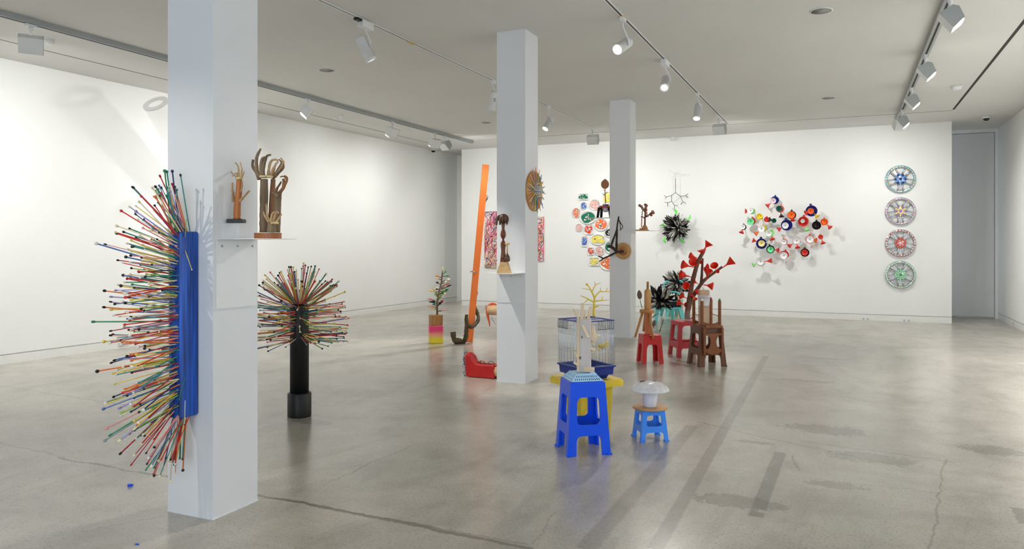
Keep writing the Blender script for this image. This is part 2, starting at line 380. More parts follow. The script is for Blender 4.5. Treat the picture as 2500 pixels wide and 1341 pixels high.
def spot(px, py, x, aim, label, group, power, angle=40, lens=None, box=False, real=True, L=.24, R=.050, col=WARM, joint=False, sticker=False):
    y = onx(px, py, x).y if real else py
    t = thing('track_spot_light', label, 'light', (x, y, H - .008), group)
    a = MB().box((x - .02, y - .045, H - .045), (x + .02, y + .045, H - .0085))
    if box: a = MB().box((x - .035, y - .09, H - .075), (x + .035, y + .09, H - .0085), 0, None, .006)
    part('adapter', a, M_white, t)
    if joint: part('joint', MB().box((x - .024, y - .16, H - .03), (x + .024, y - .092, H - .0085)), M_black, t)
    c = Vector((x, y, H - .27)); d = (Vector(aim) - c).normalized(); M = frame(c, d)
    side = M.col[0].xyz
    part('bracket', MB().tube([(x, y, H - .04), Vector((x, y, H - .10)), c + side * (R + .008) + UP * .05, c + side * (R + .008)], .009, 8), M_white, t)
    part('barrel', MB().lathe([(R * .85, -L / 2 - .004), (R, -L / 2 + .01), (R, L / 2 - .03), (R * 1.07, L / 2 - .028), (R * 1.07, L / 2), (R * .9, L / 2), (R * .88, L / 2 - .012)], M, 24), M_white, t)
    part('lens', MB().lathe([(R * .87, L / 2 - .012), (R * .86, L / 2 - .007)], M, 24), lens or M_lens, t)
    if sticker:
        Ms = frame(c - FW * (R + .012) + RT * .02, -FW, RT); st = part('sticker', MB().box((-.022, -.03, 0), (.022, .03, .001), 0, Ms), mat('sticker_paper', (236, 236, 234), .6), t)
        for k in range(4): part('print_line', MB().box((-.016, -.02 + k * .012, .0011), (.016, -.015 + k * .012, .0014), 0, Ms), M_slot, st)
    if power: lamp('spot_lamp', 'SPOT', c + d * (L / 2 + .01), aim, power * KS, col, .03, angle=angle, blend=.8, parent=t)
    return t
G1 = 'flood lights on the thick track'; ORD = ['second', 'third', 'fourth', 'fifth', 'sixth', 'seventh', 'eighth']
for k, (px, py, dy, pw) in enumerate(((1062, 333, .4, 18), (958, 312, .0, 16), (750, 258, -1.2, 44), (75, 90, 1.2, 33))):
    y = onx(px, py, TX[0]).y; flood(px, py, TX[0], (lx(y), y + dy, .7), 'added unseen flood light brightening the long wall, %s from the far end of the thick track' % ORD[k], G1, pw)
for k, y in enumerate((2.4, .2)): flood(0, y, TX[0], (lx(y), y, .9), 'added unseen flood light brightening the long wall, %s from the far end of the thick track' % ORD[k + 4], G1, 27, real=False)  # two more floods out of view, added to brighten the near long wall
flood(1086, 343, TX[0], (-6.2, 15, 1.2), 'white flood light at the end of thick track turned towards the canvases', None, 20)
G2 = 'spot lights on the track over the pole'
spot(893, 103, TX[1], (-3.3, 6.6, 1.1), 'white cylinder spot light beside a white driver box near black joint', None, 130, 36, M_lensdim, True, joint=True)
spot(1204, 218, TX[1], (-4.8, 9.35, 1.5), 'white spot light with a printed sticker next to the pillar with pencils', None, 55, 60, M_lensdim, sticker=True)
spot(1339, 282, TX[1], (-4.75, 9.4, 1.3), 'lit white spot light on the track over the orange pole', None, 170, 50)
flood(1447, 330, TX[1], (-4.4, YB, 1.0), 'white flood light ending the thin track facing the painted plates', None, 27)
spot(1521, 92, TX[2], (-2.9, 3.0, 1.0), 'tilted lit spot light beside cream tape on the stool track', None, 150, 36)
spot(1624, 192, TX[2], (-1.5, 5.0, .4), 'upright white spot light under a square driver box', None, 130, 42, M_lensdim, True)
spot(1703, 262, TX[2], (-2.0, 9.2, .6), 'lit spot light between driver box and end flood of the stool track', None, 110, 48)
flood(1756, 312, TX[2], (-1.7, YB, 1.0), 'white flood light ending the stool track above the feather wreath', None, 25)
spot(0, .5, TX[1], (-3.05, 2.75, 1.2), 'spot light at the near part of the pole track aimed at the needle board', None, 70, 40, real=False)
G4 = 'flood lights facing the bare wall'
for k, (px, py, pw) in enumerate(((2203, 280, 17), (2226, 222, 26), (2260, 147, 56), (2320, 35, 56))):
    y = onx(px, py, TX[3]).y; flood(px, py, TX[3], (XR, y, 1.2), 'added unseen flood light bouncing off the bare wall, %s from the wheel cover end of its track' % ORD[k], G4, pw, spread=112)
for k, (y, pw) in enumerate(((5.0, 40), (2.9, 20), (.7, 12))): flood(0, y, TX[3], (XR, y, 1.2), 'added unseen flood light bouncing off the bare wall, %s from the wheel cover end of its track' % ORD[k + 4], G4, pw, real=False, spread=112)  # extra floods out of view, added so the wall bounces warm light onto the pillars
flood(2192, 13.35, TX[3], (.2, YB, 1.0), 'white flood light at track end washing the funnel flowers and wheel covers', None, 15, real=False)
# other things on the ceiling
GS = 'flush ceiling speakers'
for px, py, lb in ((2005, 26, 'between stool track and wheel cover track, far from the back wall'), (2023, 239, 'between stool track and wheel cover track, close to the back wall'), (797, 171, 'between thick track and pole track, far from the back wall'), (1187, 299, 'between thick track and pole track, close to the back wall')):
    p = onz(px, py, H); t = thing('ceiling_speaker', 'round ceiling speaker ' + lb, 'speaker', p, GS)
    part('grille', MB().lathe([(.088, -.004), (.085, -.001)], Matrix.Translation(p), 28), mat('speaker_grille', (150, 148, 142), .7, var=.15, scale=300), t)
    part('rim', MB().lathe([(.088, -.006), (.10, -.005), (.102, -.0005), (.088, -.0005)], Matrix.Translation(p), 28, cap=False), M_white, t)
def detector(px, py, lb, r=.05):
    p = onz(px, py, H); t = thing('smoke_detector', lb, 'detector', p)
    part('base', MB().lathe([(r, -.012), (r, -.0005)], Matrix.Translation(p), 20), M_white, t)
    part('dome', MB().lathe([(r * .4, -.055), (r * .7, -.05), (r * .85, -.025), (r * .9, -.012)], Matrix.Translation(p), 20), M_white, t)
detector(2335, 210, 'white smoke detector beside the dark ceiling slot', .075)
detector(832, 281, 'small smoke detector near the joint beside the thick track', .045)
detector(122, 98, 'small white detector behind the flood light of thick track', .045)
for px, py, lb in ((2408, 288, 'dark dome security camera above the full height panel door'), (1058, 368, 'dark dome security camera at the far corner of long wall')):
    p = onz(px, py - 4, H); t = thing('dome_camera', lb, 'camera', p)
    part('mount', MB().lathe([(.062, -.035), (.065, -.0005)], Matrix.Translation(p), 20), M_white, t)
    part('dome', MB().ball(p + Vector((0, 0, -.04)), .048, 0, 12, (1, 1, .8)), mat('smoked_dome', (30, 30, 32), .08), t)
p = ony(1645, 338, YB); t = thing('wall_sensor', 'small white cup shaped sensor high on the back wall', 'sensor', p)
part('cup', MB().lathe([(.04, -.05), (.05, .05)], Matrix.Translation(p + Vector((0, -.055, 0))), 18), M_white, t)
part('bracket', MB().box(p + Vector((-.025, -.02, -.03)), p + Vector((.025, -.0005, .03))), M_white, t)
def outlet(p, nrm, lb):
    t = thing('power_outlet', lb, 'outlet', p); M = frame(p, nrm, UP)
    part('plate', MB().box((-.03, -.07, .0005), (.03, .07, .009), 0, M, .003), M_white, t)
    for s in (-.035, .035): part('socket', MB().box((-.012, s - .012, .0092), (.012, s + .012, .0105), 0, M), M_grey, t)
outlet(ony(2113, 779, YB), (0, -1, 0), 'white power outlet on the back wall baseboard under bare wall')
outlet(ony(2213, 783, YB), (0, -1, 0), 'white power outlet on baseboard under the wheel covers')
p = onx(2476, 791, XR); outlet(Vector((XR, p.y, .06)), (-1, 0, 0), 'power outlet on the baseboard of the bare side wall')
p = onx(300, 838, lx(6.5)); outlet(Vector((lx(p.y) + .001, p.y, .06)), (1, 0, 0), 'white power outlet on long wall baseboard behind the needle board')
# ================================================================ SCULPTURES
def crop(ox, oy, s):
    return lambda x, y: (ox + x / s, oy + y / s)
def path(cr, w0, pts):                                # traced points -> places at distance w0 (+ own offset)
    return [at(*cr(p[0], p[1]), w0 + (p[2] if len(p) > 2 else 0)) for p in pts]
NEC = {'red': (214, 52, 42), 'orange': (232, 120, 58), 'yellow': (236, 206, 88), 'cream': (240, 226, 184), 'green': (46, 138, 84), 'teal': (38, 138, 128), 'blue': (74, 110, 172), 'lilac': (156, 150, 196),
       'pink': (236, 158, 150), 'crimson': (176, 28, 48), 'grey': (150, 158, 164), 'navy': (40, 40, 92), 'white': (236, 234, 226), 'lime': (150, 186, 84), 'black': (24, 22, 24)}
def nmat(k): return mat('needle_' + k, NEC[k], .3, var=.03)
NMESH = {}
def needle_mesh(shaft, knob, kr):                     # unit length along z, radii in units of the needle
    key = (shaft, knob, kr)
    if key not in NMESH:
        mb = MB().lathe([(.0005, -.06), (.0062, -.03), (.0085, .0), (.0085, .96)], None, 7, 0)
        if kr < 1: mb.lathe([(.013 , .958), (.015, .965), (.015, .988), (.008, 1.0)], None, 8, 1)
        else: mb.lathe([(.009, .952), (.017, .962), (.020, .975), (.017, .99), (.006, 1.0)], None, 8, 1)
        NMESH[key] = mb.mesh('needle', [nmat(shaft), nmat(knob)], fix=False)
    return NMESH[key]
SH = ['red', 'orange', 'yellow', 'cream', 'green', 'teal', 'blue', 'lilac', 'pink', 'crimson', 'grey', 'yellow', 'yellow', 'teal', 'red', 'orange', 'cream', 'navy', 'lime', 'red']
def needle(root, p, d, ln, thick=1.0):
    s = random.choice(SH); k = random.choice(['black', 'black', s, s, 'white', 'cream', s])
    M = frame(p, d) @ Matrix.Diagonal((ln * thick, ln * thick, ln, 1))
    return inst('needle', needle_mesh(s, k, random.choice((0, 1))), root, M)
# ---------------------------------------------------------------- needle board on the first pillar
y0 = PY[0][0]; bx1 = ony(486, 800, y0).x; by0 = onx(441, 800, bx1).y; bx0 = bx1 - .085
bz0 = ony(486, 1012, y0).z; bz1 = ony(486, 566, y0).z
M_blue = mat('blue_streaked_wood', (24, 78, 172), .32, var=.75, scale=60, stretch=(1, 1, .04), bump=.25, bscale=60)
t = thing('needle_relief', 'blue upright board bristling with knitting needles on the white pillar', 'sculpture', (bx0, y0 - .001, bz0))
part('board', MB().box((bx0, by0, bz0), (bx1, y0 - .0005, bz1), 0, None, .008), M_blue, t)
zc, hz = (bz0 + bz1) / 2, (bz1 - bz0) / 2
for i in range(280):
    tt = -.985 + 1.97 * ((i * .6180339) % 1)
    el = math.radians(9 * tt + 40 * tt ** 5 + rnd(-10, 10)); az = rnd(-.45, .38); dy = .01; ln = rnd(.20, .37) if i % 6 else rnd(.12, .2)
    if i % 10 == 0: tt = .985; el = math.radians(rnd(42, 88)); az = rnd(-.5, .6); dy = rnd(.01, .07); ln = rnd(.22, .36)
    if i % 12 == 5: tt = -.985; el = math.radians(rnd(-86, -48)); az = rnd(-.5, .6); dy = rnd(.01, .07); ln = rnd(.22, .36)
    if abs(tt) > .8: ln *= .9
    p = Vector((rnd(bx0 + .008, bx1 - .008), by0 + dy, zc + hz * tt))
    d = Vector((math.sin(az) * math.cos(el), -math.cos(az) * math.cos(el), math.sin(el)))
    needle(t, p, d, ln, rnd(.85, 1.45) * .3 / ln)
for pz, dv in ((.93, (.55, -.45, .65)), (.8, (.5, -.2, -.6)), (-.55, (.25, -.5, -.75)), (-.8, (.3, -.3, -.85))):
    needle(t, Vector((bx1 - .003, by0 + .03, zc + hz * pz)), Vector(dv), .13, 1.6)
# ---------------------------------------------------------------- black tube tree of needles
p0 = onz(731, 1016); w = dist(p0); px = lambda n: n * w / FPX
t = thing('needle_tree', 'black tube standing on the floor crowned with coloured knitting needles', 'sculpture', p0)
M_tube = mat('black_tube', (20, 21, 22), .42, var=.1)
zs = HC - (742 - HY) * w / FPX
part('tube', MB().lathe([(px(22.5), .16), (px(22.5), zs - .02), (px(20), zs), (.001, zs)], Matrix.Translation(p0), 28), M_tube, t)
part('socket', MB().lathe([(px(28), 0), (px(28.5), .01), (px(28.5), px(56)), (px(27), px(58)), (px(22), px(58))], Matrix.Translation(p0), 28), M_tube, t)
for i in range(285):
    if i % 4 == 0:
        el = math.radians(90 - 62 * math.sqrt(rnd(0, 1))); az = rnd(0, 6.283); z = zs - .01; r = .03
    else:
        f = rnd(0, 1); z = zs - .30 * f; el = math.radians(8 - 14 * f + rnd(-8, 10)); az = rnd(0, 6.283); r = px(20)
        if i % 12 == 1: el = math.radians(rnd(15, 40)); z = zs - .03
    d = Vector((math.cos(az) * math.cos(el), math.sin(az) * math.cos(el), math.sin(el)))
    needle(t, p0 + Vector((math.cos(az) * r, math.sin(az) * r, z)), d, rnd(.27, .345) if el > .3 else rnd(.24, .34), rnd(1.1, 1.7))
# ---------------------------------------------------------------- white shelf brackets on the pillars
def shelf(face, y_or_x, z, a0, a1, depth, drop, label, group=None):
    """face '+x', '-x' or '-y': plate with turned-down back plate and three screws"""
    n = {'+x': Vector((1, 0, 0)), '-x': Vector((-1, 0, 0)), '-y': Vector((0, -1, 0))}[face]
    al = Vector((0, 1, 0)) if face != '-y' else Vector((1, 0, 0))
    o = (n * abs(y_or_x) if face == '+x' else Vector((0, 0, 0)))
    base = Vector((y_or_x, 0, z)) if face != '-y' else Vector((0, y_or_x, z))
    t = thing('wall_shelf', label, 'shelf', base + al * (a0 + a1) / 2, group)
    M = Matrix((al, n, UP)).transposed().to_4x4(); M.translation = base
    part('plate', MB().box((a0, .0006, -.004), (a1, depth, 0), 0, M), M_white, t)
    part('back_plate', MB().box((a0, .0006, -drop), (a1, .005, -.0045), 0, M), M_white, t)
    for f in (.12, .5, .88):
        part('screw', MB().lathe([(.006, 0), (.005, .003)], M @ Matrix.Translation((a0 + (a1 - a0) * f, .0052, -.038)) @ Matrix.Rotation(-math.pi / 2, 4, 'X'), 8), M_grey, t)
    return t
S1 = onx(570, 583, PX1).z                              # height of the first shelf
sh1_dep = ony(722, 583, PY[0][1] - .02).x - PX1
shelf('+x', PX1, S1, PY[0][0] + .02, PY[0][1] - .01, sh1_dep, .355, 'white metal shelf carrying the branch hands')
S2 = ony(1235, 667, PY[1][0] - .15).z
shelf('-y', PY[1][0], S2, PX0 + .015, PX1 - .005, .30, .30, 'white metal shelf carrying the turned wooden hand post')
S3 = onx(1549, 564, PX1).z
shelf('+x', PX1, S3, PY[2][0] + .02, PY[2][1] - .02, .33, .30, 'white metal shelf carrying the small flowering wood sculpture')
S4 = onx(1480, 530, PX0).z
shelf('-x', PX0, S4, PY[2][0] + .02, PY[2][1] - .02, .40, .05, 'clear edged shelf under the wooden leaf paddle')
# ---------------------------------------------------------------- hands made of branches on shelf one
M_bark = wood('grey_bark', (150, 128, 100), (92, 76, 58), .8, 22, (1, 1, .15), .5)
M_bark2 = wood('brown_bark', (150, 108, 70), (104, 70, 44), .75, 20, (1, 1, .15), .4)
M_twig = wood('pale_twig', (206, 176, 132), (160, 124, 84), .75, 30, (1, 1, .3), .3)
M_orw = wood('orange_wood', (196, 122, 62), (150, 84, 40), .55, 18)
M_twine = mat('twine', (212, 190, 140), .9, var=.2, scale=60)
K = crop(540, 350, 5.365)
yh = (PY[0][0] + PY[0][1]) / 2
def pl(cr, pts, Y):                                    # traced points on the plane y = Y, optional own offset in depth
    out = []
    for p in pts:
        q = ony(*cr(p[0], p[1]), Y); out.append(q + FW * (p[2] if len(p) > 2 else 0))
    return out
Yb = yh + .03
c = ony(654, 582, Yb); t = thing('branch_hands', 'cluster of reaching hands made from grey branches on oval wood base', 'sculpture', Vector((c.x, c.y, S1)))
sc = dist(c) / FPX
part('base', MB().prism(oval(sc * 33, sc * 22, 28), .0003, sc * 14, Matrix.Translation((c.x, c.y, S1)) @ Matrix.Rotation(TH, 4, 'Z')), wood('slab_wood', (188, 124, 70), (136, 74, 40), .45, 10, (1, .15, 1)), t)
def limb(nm, pts, r0, r1, m=M_bark, Y=Yb, par=t, cr=K, n=9, rough=.06):
    k = .84 if nm == 'finger' else 1; P = pl(cr, pts, Y)
    if nm == 'finger': P = [jit(q, .002) if 0 < i < len(P) - 1 else q for i, q in enumerate(P)]
    return part(nm, trunk(MB(), P, r0 * sc * k, r1 * sc * k, n, rough, seg=3 if nm == 'finger' else 6), m, par)
a1 = limb('forearm', [(553, 1168), (556, 900), (560, 650), (560, 470)], 10, 9.6)
a2 = limb('forearm', [(610, 1168, .05), (622, 800, .05), (640, 460, .05)], 8, 6, M_bark2)
a3 = limb('forearm', [(715, 1168, .02), (722, 900, .02), (728, 655, .02)], 7.5, 9)
a4 = limb('forearm', [(700, 1168, -.05), (700, 1120, -.05), (702, 1050, -.05)], 11, 9)
for r, (x, y, rr) in ((a1, (555, 440, 10.5)), (a2, (635, 440, 8)), (a4, (700, 1045, 9.5))):
    q = pl(K, [(x, y + 14), (x, y), (x, y - 16)], Yb - (.05 if r is a4 else 0)); part('twine', MB().tube(q, [rr * sc * .92, rr * sc * 1.06, rr * sc * .95], 12), M_twine, r)
F = [([(500, 470), (455, 370), (410, 300), (420, 215)], 6.5, 3.4), ([(505, 440), (462, 360), (468, 200), (490, 120), (518, 72)], 6.5, 3), ([(530, 430), (522, 330), (528, 215), (570, 190)], 6, 4.5), ([(550, 430), (545, 330), (565, 240), (600, 170), (648, 152)], 6.5, 2.6),
     ([(590, 430, .03), (600, 330, .03), (615, 260, .03), (650, 215, .03), (700, 208, .03), (720, 250, .03)], 5, 2), ([(620, 440, .04), (650, 350, .04), (690, 270, .03), (705, 245, .03)], 6, 2.2), ([(630, 440, .05), (690, 370, .05), (750, 260, .05), (745, 225, .05), (715, 195, .05)], 6.5, 1.6),
     ([(650, 430, .05), (720, 360, .05), (765, 250, .05), (762, 210, .05), (738, 178, .05)], 6, 1.6), ([(660, 420, .04), (740, 365, .04), (790, 310, .04), (785, 255, .04)], 5, 1.6)]
for i, (q, r0, r1) in enumerate(F): limb('finger', q, r0, r1, M_twig if i in (4, 5, 7) else M_bark, n=7, rough=.14)
for q, r0, r1 in (([(700, 680, .02), (712, 600, .02), (745, 540, .02), (770, 500, .02)], 4.5, 2), ([(735, 665, .02), (790, 590, .02), (830, 520, .02), (850, 450, .02), (815, 418, .02)], 6, 1.6), ([(800, 560, .02), (803, 500, .02), (795, 460, .02)], 4.5, 4), ([(815, 545, .02), (835, 480, .02), (815, 435, .02), (755, 436, .02)], 4, 1.4), ([(660, 640, .02), (690, 655, .02), (725, 670, .02)], 3, 6)):
    limb('finger', q, r0, r1, M_bark if q[0][0] == 660 else M_bark2, n=7, rough=.12)
for q, r0, r1 in (([(690, 1045, -.05), (650, 960, -.05), (635, 880, -.05), (632, 800, -.05)], 3.4, 2.4), ([(680, 1045, -.06), (640, 980, -.06), (612, 930, -.06), (608, 900, -.06)], 3.4, 2.2), ([(700, 1040, -.06), (715, 940, -.06), (745, 905, -.06)], 3.6, 2.4), ([(715, 1040, -.05), (750, 930, -.05), (775, 900, -.05), (795, 930, -.05)], 3.6, 2), ([(740, 1060, -.05), (790, 1000, -.05), (832, 932, -.05)], 3.4, 2)):
    limb('finger', q, r0, r1, M_twig, n=7, rough=.1)
limb('knot', [(735, 700, -.02), (745, 680, -.03), (750, 665, -.03)], 5, 3)
# small hand on a black block and a clear riser
Yc = yh - .04
c = ony(571, 582, Yc); c.z = S1; sc2 = dist(c) / FPX
M_acr = mat('clear_acrylic', (244, 248, 250), .05, var=0, alpha=.13)
def clear_box(cen, hx, hy, h, th=.004):
    mb = MB(); Mz = Matrix.Translation(cen) @ Matrix.Rotation(TH, 4, 'Z')
    mb.box((-hx, -hy, .0004), (-hx + th, hy, h), 0, Mz).box((hx - th, -hy, .0004), (hx, hy, h), 0, Mz).box((-hx + th, hy - th, .0004), (hx - th, hy, h), 0, Mz).box((-hx + th, -hy, .0004), (hx - th, -hy + th, h), 0, Mz).box((-hx, -hy, h), (hx, hy, h + th), 0, Mz)
    return mb
rh = 38 * sc2
solo('clear_riser', clear_box(c, 25 * sc2, 24 * sc2, rh - .0045), M_acr, 'clear acrylic riser under the small twig hand', 'riser', origin=c)
cb = c + UP * (rh + .0003); cb += RT * (6 * sc2)
t = thing('twig_hand', 'single orange wood hand with twig fingers on black block', 'sculpture', cb)
part('base', MB().box((-19 * sc2, -14 * sc2, 0), (19 * sc2, 14 * sc2, 9.5 * sc2), 0, Matrix.Translation(cb) @ Matrix.Rotation(TH, 4, 'Z'), .002), M_black, t)
sc = sc2
b1 = limb('forearm', [(205, 992), (212, 800), (232, 640), (236, 480)], 9, 6.5, M_orw, Yc, t)
limb('forearm', [(188, 992, .02), (186, 850, .02), (192, 640, .02), (205, 500, .02)], 6, 3, M_bark, Yc, t)
part('twine', MB().tube(pl(K, [(236, 480), (234, 462), (234, 445)], Yc), [7.4 * sc, 8.4 * sc, 7.6 * sc], 12), M_twine, b1)
for q, r0, r1 in (([(215, 450), (180, 430), (150, 400), (128, 372)], 2.6, 2), ([(200, 440), (165, 425), (145, 432)], 2, 1.6), ([(212, 450), (206, 410), (208, 380), (160, 415)], 2.2, 1.6), ([(232, 450), (232, 340), (218, 290), (186, 252)], 3, 2), ([(248, 450), (265, 350), (258, 300), (250, 250)], 3, 1.8), ([(262, 450), (265, 410), (266, 372)], 2.6, 2), ([(270, 450), (290, 410), (305, 370)], 2.6, 1.8),
                  ([(160, 770), (152, 660), (146, 600), (148, 515)], 5, 2), ([(240, 760), (290, 700), (340, 655), (372, 622)], 4.2, 2.4), ([(255, 640), (268, 560), (276, 490)], 3, 2)):
    limb('finger', q, r0, r1, M_twig, Yc, t, n=7, rough=.1)
# ---------------------------------------------------------------- turned hand post on shelf two
K2 = crop(1020, 380, 4.47); Yp = PY[1][0] - .16
c = ony(1231, 667, Yp); c.z = S2; w = dist(c); s = w / FPX
M_turn = wood('turned_brown_wood', (128, 76, 48), (92, 50, 30), .3, 12, (1, 1, .2), .05)
t = thing('turned_hand_post', 'dark turned wooden post topped by a drooping hand on pale block', 'sculpture', c)
M_pale = wood('pale_oak', (214, 180, 128), (186, 146, 96), .5, 20, (1, .12, 1))
hb = 27 * s; b0, b1_ = 18.5 * s, 10 * s
part('block', MB().add([(-b0, -b0 * .7, 0), (b0, -b0 * .7, 0), (b0, b0 * .7, 0), (-b0, b0 * .7, 0), (-b1_, -b1_ * .8, hb), (b1_, -b1_ * .8, hb), (b1_, b1_ * .8, hb), (-b1_, b1_ * .8, hb)], BOXF, 0, False, Matrix.Translation(c + UP * .0003) @ Matrix.Rotation(TH, 4, 'Z')), M_pale, t)
prof = [(7.5, 0), (6.5, 14), (5.2, 25), (5.4, 32), (6.8, 40), (6.6, 46), (2.6, 53), (2.8, 56), (6.2, 62), (7.2, 67), (6.2, 73), (3.6, 80), (3.6, 84), (4.8, 92), (5.4, 98)]
cp = c + UP * (hb + .0003) - RT * (2.5 * s)
part('post', MB().lathe([(r * s, z * s) for r, z in prof], Matrix.Translation(cp), 20), M_turn, t)
Mh = wood('hand_wood', (104, 72, 58), (72, 46, 36), .35, 14)
part('palm', MB().ball(at(*K2(935, 690), w), 13 * s, 0, 12, (1.05, .8, .95)), Mh, t)
for q, r0, r1 in (([(905, 665), (880, 668), (865, 700), (858, 760)], 4.2, 2.4), ([(912, 670, -.03), (900, 700, -.04), (897, 755, -.03)], 3.4, 2.2), ([(930, 665, -.04), (924, 700, -.05), (922, 740, -.04)], 3.4, 2.4), ([(952, 665, -.04), (950, 700, -.05), (950, 735, -.04)], 3.4, 2.4), ([(972, 670, -.02), (982, 700, -.03), (970, 755, -.03)], 3.4, 2.2)):
    part('finger', trunk(MB(), path(K2, w, q), r0 * s, r1 * s, 8, .04), Mh, t)
g = at(*K2(976, 1120), w - .03)
part('gourd', MB().lathe([(r * s, z * s) for r, z in ((3, -9), (6.4, -7), (7.4, -2), (6, 4), (3, 9), (1.6, 12))], Matrix.Translation(g), 16), wood('gourd', (92, 66, 50), (60, 40, 30), .3), t)
part('mushroom_stem', MB().lathe([(1.5 * s, 0), (1.3 * s, 20 * s), (2 * s, 24 * s)], Matrix.Translation(g + UP * 11 * s), 10), M_pale, t)
part('mushroom_cap', MB().lathe([(2 * s, 0), (6.4 * s, .6 * s), (6.6 * s, 2 * s), (4.6 * s, 4.6 * s), (.01, 5.6 * s)], Matrix.Translation(g + UP * 33 * s), 16), M_pale, t)
# ---------------------------------------------------------------- disc of coloured pencils
c = onx(1302, 467, PX1); R = .205; Mx = frame(c + Vector((.0006, 0, 0)), (1, 0, 0), UP)
t = thing('pencil_disc', 'round wooden board ringed with coloured pencils on the pillar side', 'sculpture', c)
part('board', MB().lathe([(R, 0), (R, .016), (R * .98, .02)], Mx, 40), wood('disc_ply', (214, 158, 92), (180, 120, 62), .5, 10, (1, .2, 1)), t)
PC = ['green', 'orange', 'yellow', 'lilac', 'teal', 'pink', 'lime', 'cream', 'blue']
for i in range(34):
    a = 2 * math.pi * i / 34 + rnd(-.05, .05); kk = PC[i % 9]; r0 = rnd(.05, .075); r1 = R + rnd(-.02, .05); zl = .026 + .014 * (i % 2)
    u = Vector((math.cos(a), math.sin(a), 0))
    part('pencil', MB().tube([Mx @ (u * r0 + Vector((0, 0, zl))), Mx @ (u * (r1 - .02) + Vector((0, 0, zl + .006))), Mx @ (u * r1 + Vector((0, 0, zl + .006)))], [.0048, .0048, .0008], 6, 0, False), mat('pencil_' + kk, tuple(int(v * .75 + 45) for v in NEC[kk]), .5), t)
for i in range(20):
    a = rnd(0, 6.28); r = rnd(.01, .065); o = Mx @ Vector((math.cos(a) * r, math.sin(a) * r, .02))
    part('pencil_end', MB().tube([o, o + Vector((.05 + rnd(0, .03), rnd(-.012, .012), rnd(-.012, .012)))], .0075, 7, 0, False), mat('stub_' + 'wbc'[i % 3], [(226, 222, 214), (176, 186, 206), (232, 216, 160)][i % 3], .6), t)
# ---------------------------------------------------------------- boot and log legs growing from the second pillar
K6 = crop(1020, 640, 4.325); wl = dist(Vector((PX0 - .25, PY[1][0] + .15, 0))); s = wl / FPX
M_red = mat('red_boot_leather', (192, 34, 32), .45, var=.12, bump=.1)
M_log = wood('peeled_log', (226, 192, 150), (204, 164, 120), .6, 12, (.2, 1, 1))
yb = PY[1][0] + .16
lz = .075
t = thing('red_boot_leg', 'red laced boot on a peeled log leg lying at the pillar foot', 'sculpture', (PX0 - .1, yb, 0))
part('leg', MB().tube([(PX0 - .001, yb, lz), (PX0 - .09, yb, lz), (PX0 - .22, yb, lz)], [.062, .058, .05], 18), M_log, t)
out = [(PX0 - .077, .004), (PX0 - .25, .003), (PX0 - .37, .003), (PX0 - .415, .012), (PX0 - .42, .10), (PX0 - .425, .20), (PX0 - .41, .245), (PX0 - .385, .248), (PX0 - .355, .225), (PX0 - .33, .17), (PX0 - .29, .142), (PX0 - .20, .135), (PX0 - .08, .14)]
boot = MB(); n = len(out); rings = []
for k, (dy, sc_) in enumerate(((-.062, .82), (-.052, .95), (-.03, 1), (.03, 1), (.052, .95), (.062, .82))):
    mx, mz = PX0 - .26, .11
    rings.append([Vector((mx + (x - mx) * (sc_ if x < PX0 - .1 else 1), yb + dy, mz + (z - mz) * sc_ + (.0 if z > .05 else (1 - sc_) * -.1))) for x, z in out])
vv = [p for r in rings for p in r]; ff = [(i * n + k, i * n + (k + 1) % n, (i + 1) * n + (k + 1) % n, (i + 1) * n + k) for i in range(5) for k in range(n)]
boot.add(vv, ff + [tuple(range(n - 1, -1, -1)), tuple(5 * n + k for k in range(n))], 0, False)
bt = part('boot', boot, M_red, t)
sb = bpy.data.objects[bt.name].modifiers.new('round', 'BEVEL'); sb.width = .008; sb.segments = 2
for i in range(10):
    x = PX0 - .10 - i * .021; z = .142 if i < 9 else .15
    part('lace', MB().tube([(x, yb - .03, z - .004), (x - .008, yb, z + .007), (x, yb + .03, z - .004)], .0028, 6), mat('lace', (120, 14, 18), .6), bt)
part('lace_loop', MB().tube(curve([(PX0 - .10, yb, .145), (PX0 - .12, yb - .01, .17), (PX0 - .155, yb - .02, .168), (PX0 - .165, yb, .145)]), .003, 6), mat('lace', (120, 14, 18), .6), bt)
part('lace_loop', MB().tube(curve([(PX0 - .21, yb, .145), (PX0 - .22, yb - .01, .165), (PX0 - .255, yb - .02, .168), (PX0 - .26, yb, .145)]), .005, 6), M_red, bt)
part('tongue', MB().add([(PX0 - .085, yb - .04, .135), (PX0 - .085, yb + .04, .135), (PX0 - .015, yb + .03, .135), (PX0 - .015, yb - .03, .13), (PX0 - .085, yb - .03, .15), (PX0 - .085, yb + .03, .15), (PX0 - .01, yb + .02, .155), (PX0 - .01, yb - .02, .15)], BOXF), M_red, bt)
BE = ['teal', 'green', 'lilac', 'white', 'red', 'blue', 'pink']
for i in range(58):
    z = .012 + .235 * i / 57; part('sole_bead', MB().ball((PX0 - .425 - rnd(.004, .016) - (.006 if .1 < z < .2 else 0), yb + rnd(-.05, .05), z), rnd(.006, .010), 0, 6), nmat(BE[i % 7]), bt)
lz = HC - (757 - HY) * wl / FPX
t = thing('log_arm', 'peeled log arm jutting from the pillar with an orange drooping beak', 'sculpture', (PX0 - .08, yb, lz - .06))
lg = part('log', MB().tube([(PX0 - .001, yb, lz), (PX0 - .165, yb, lz + .004)], .052, 20), M_log, t)
M_beak = mat('orange_felt', (216, 84, 44), .6, var=.15)
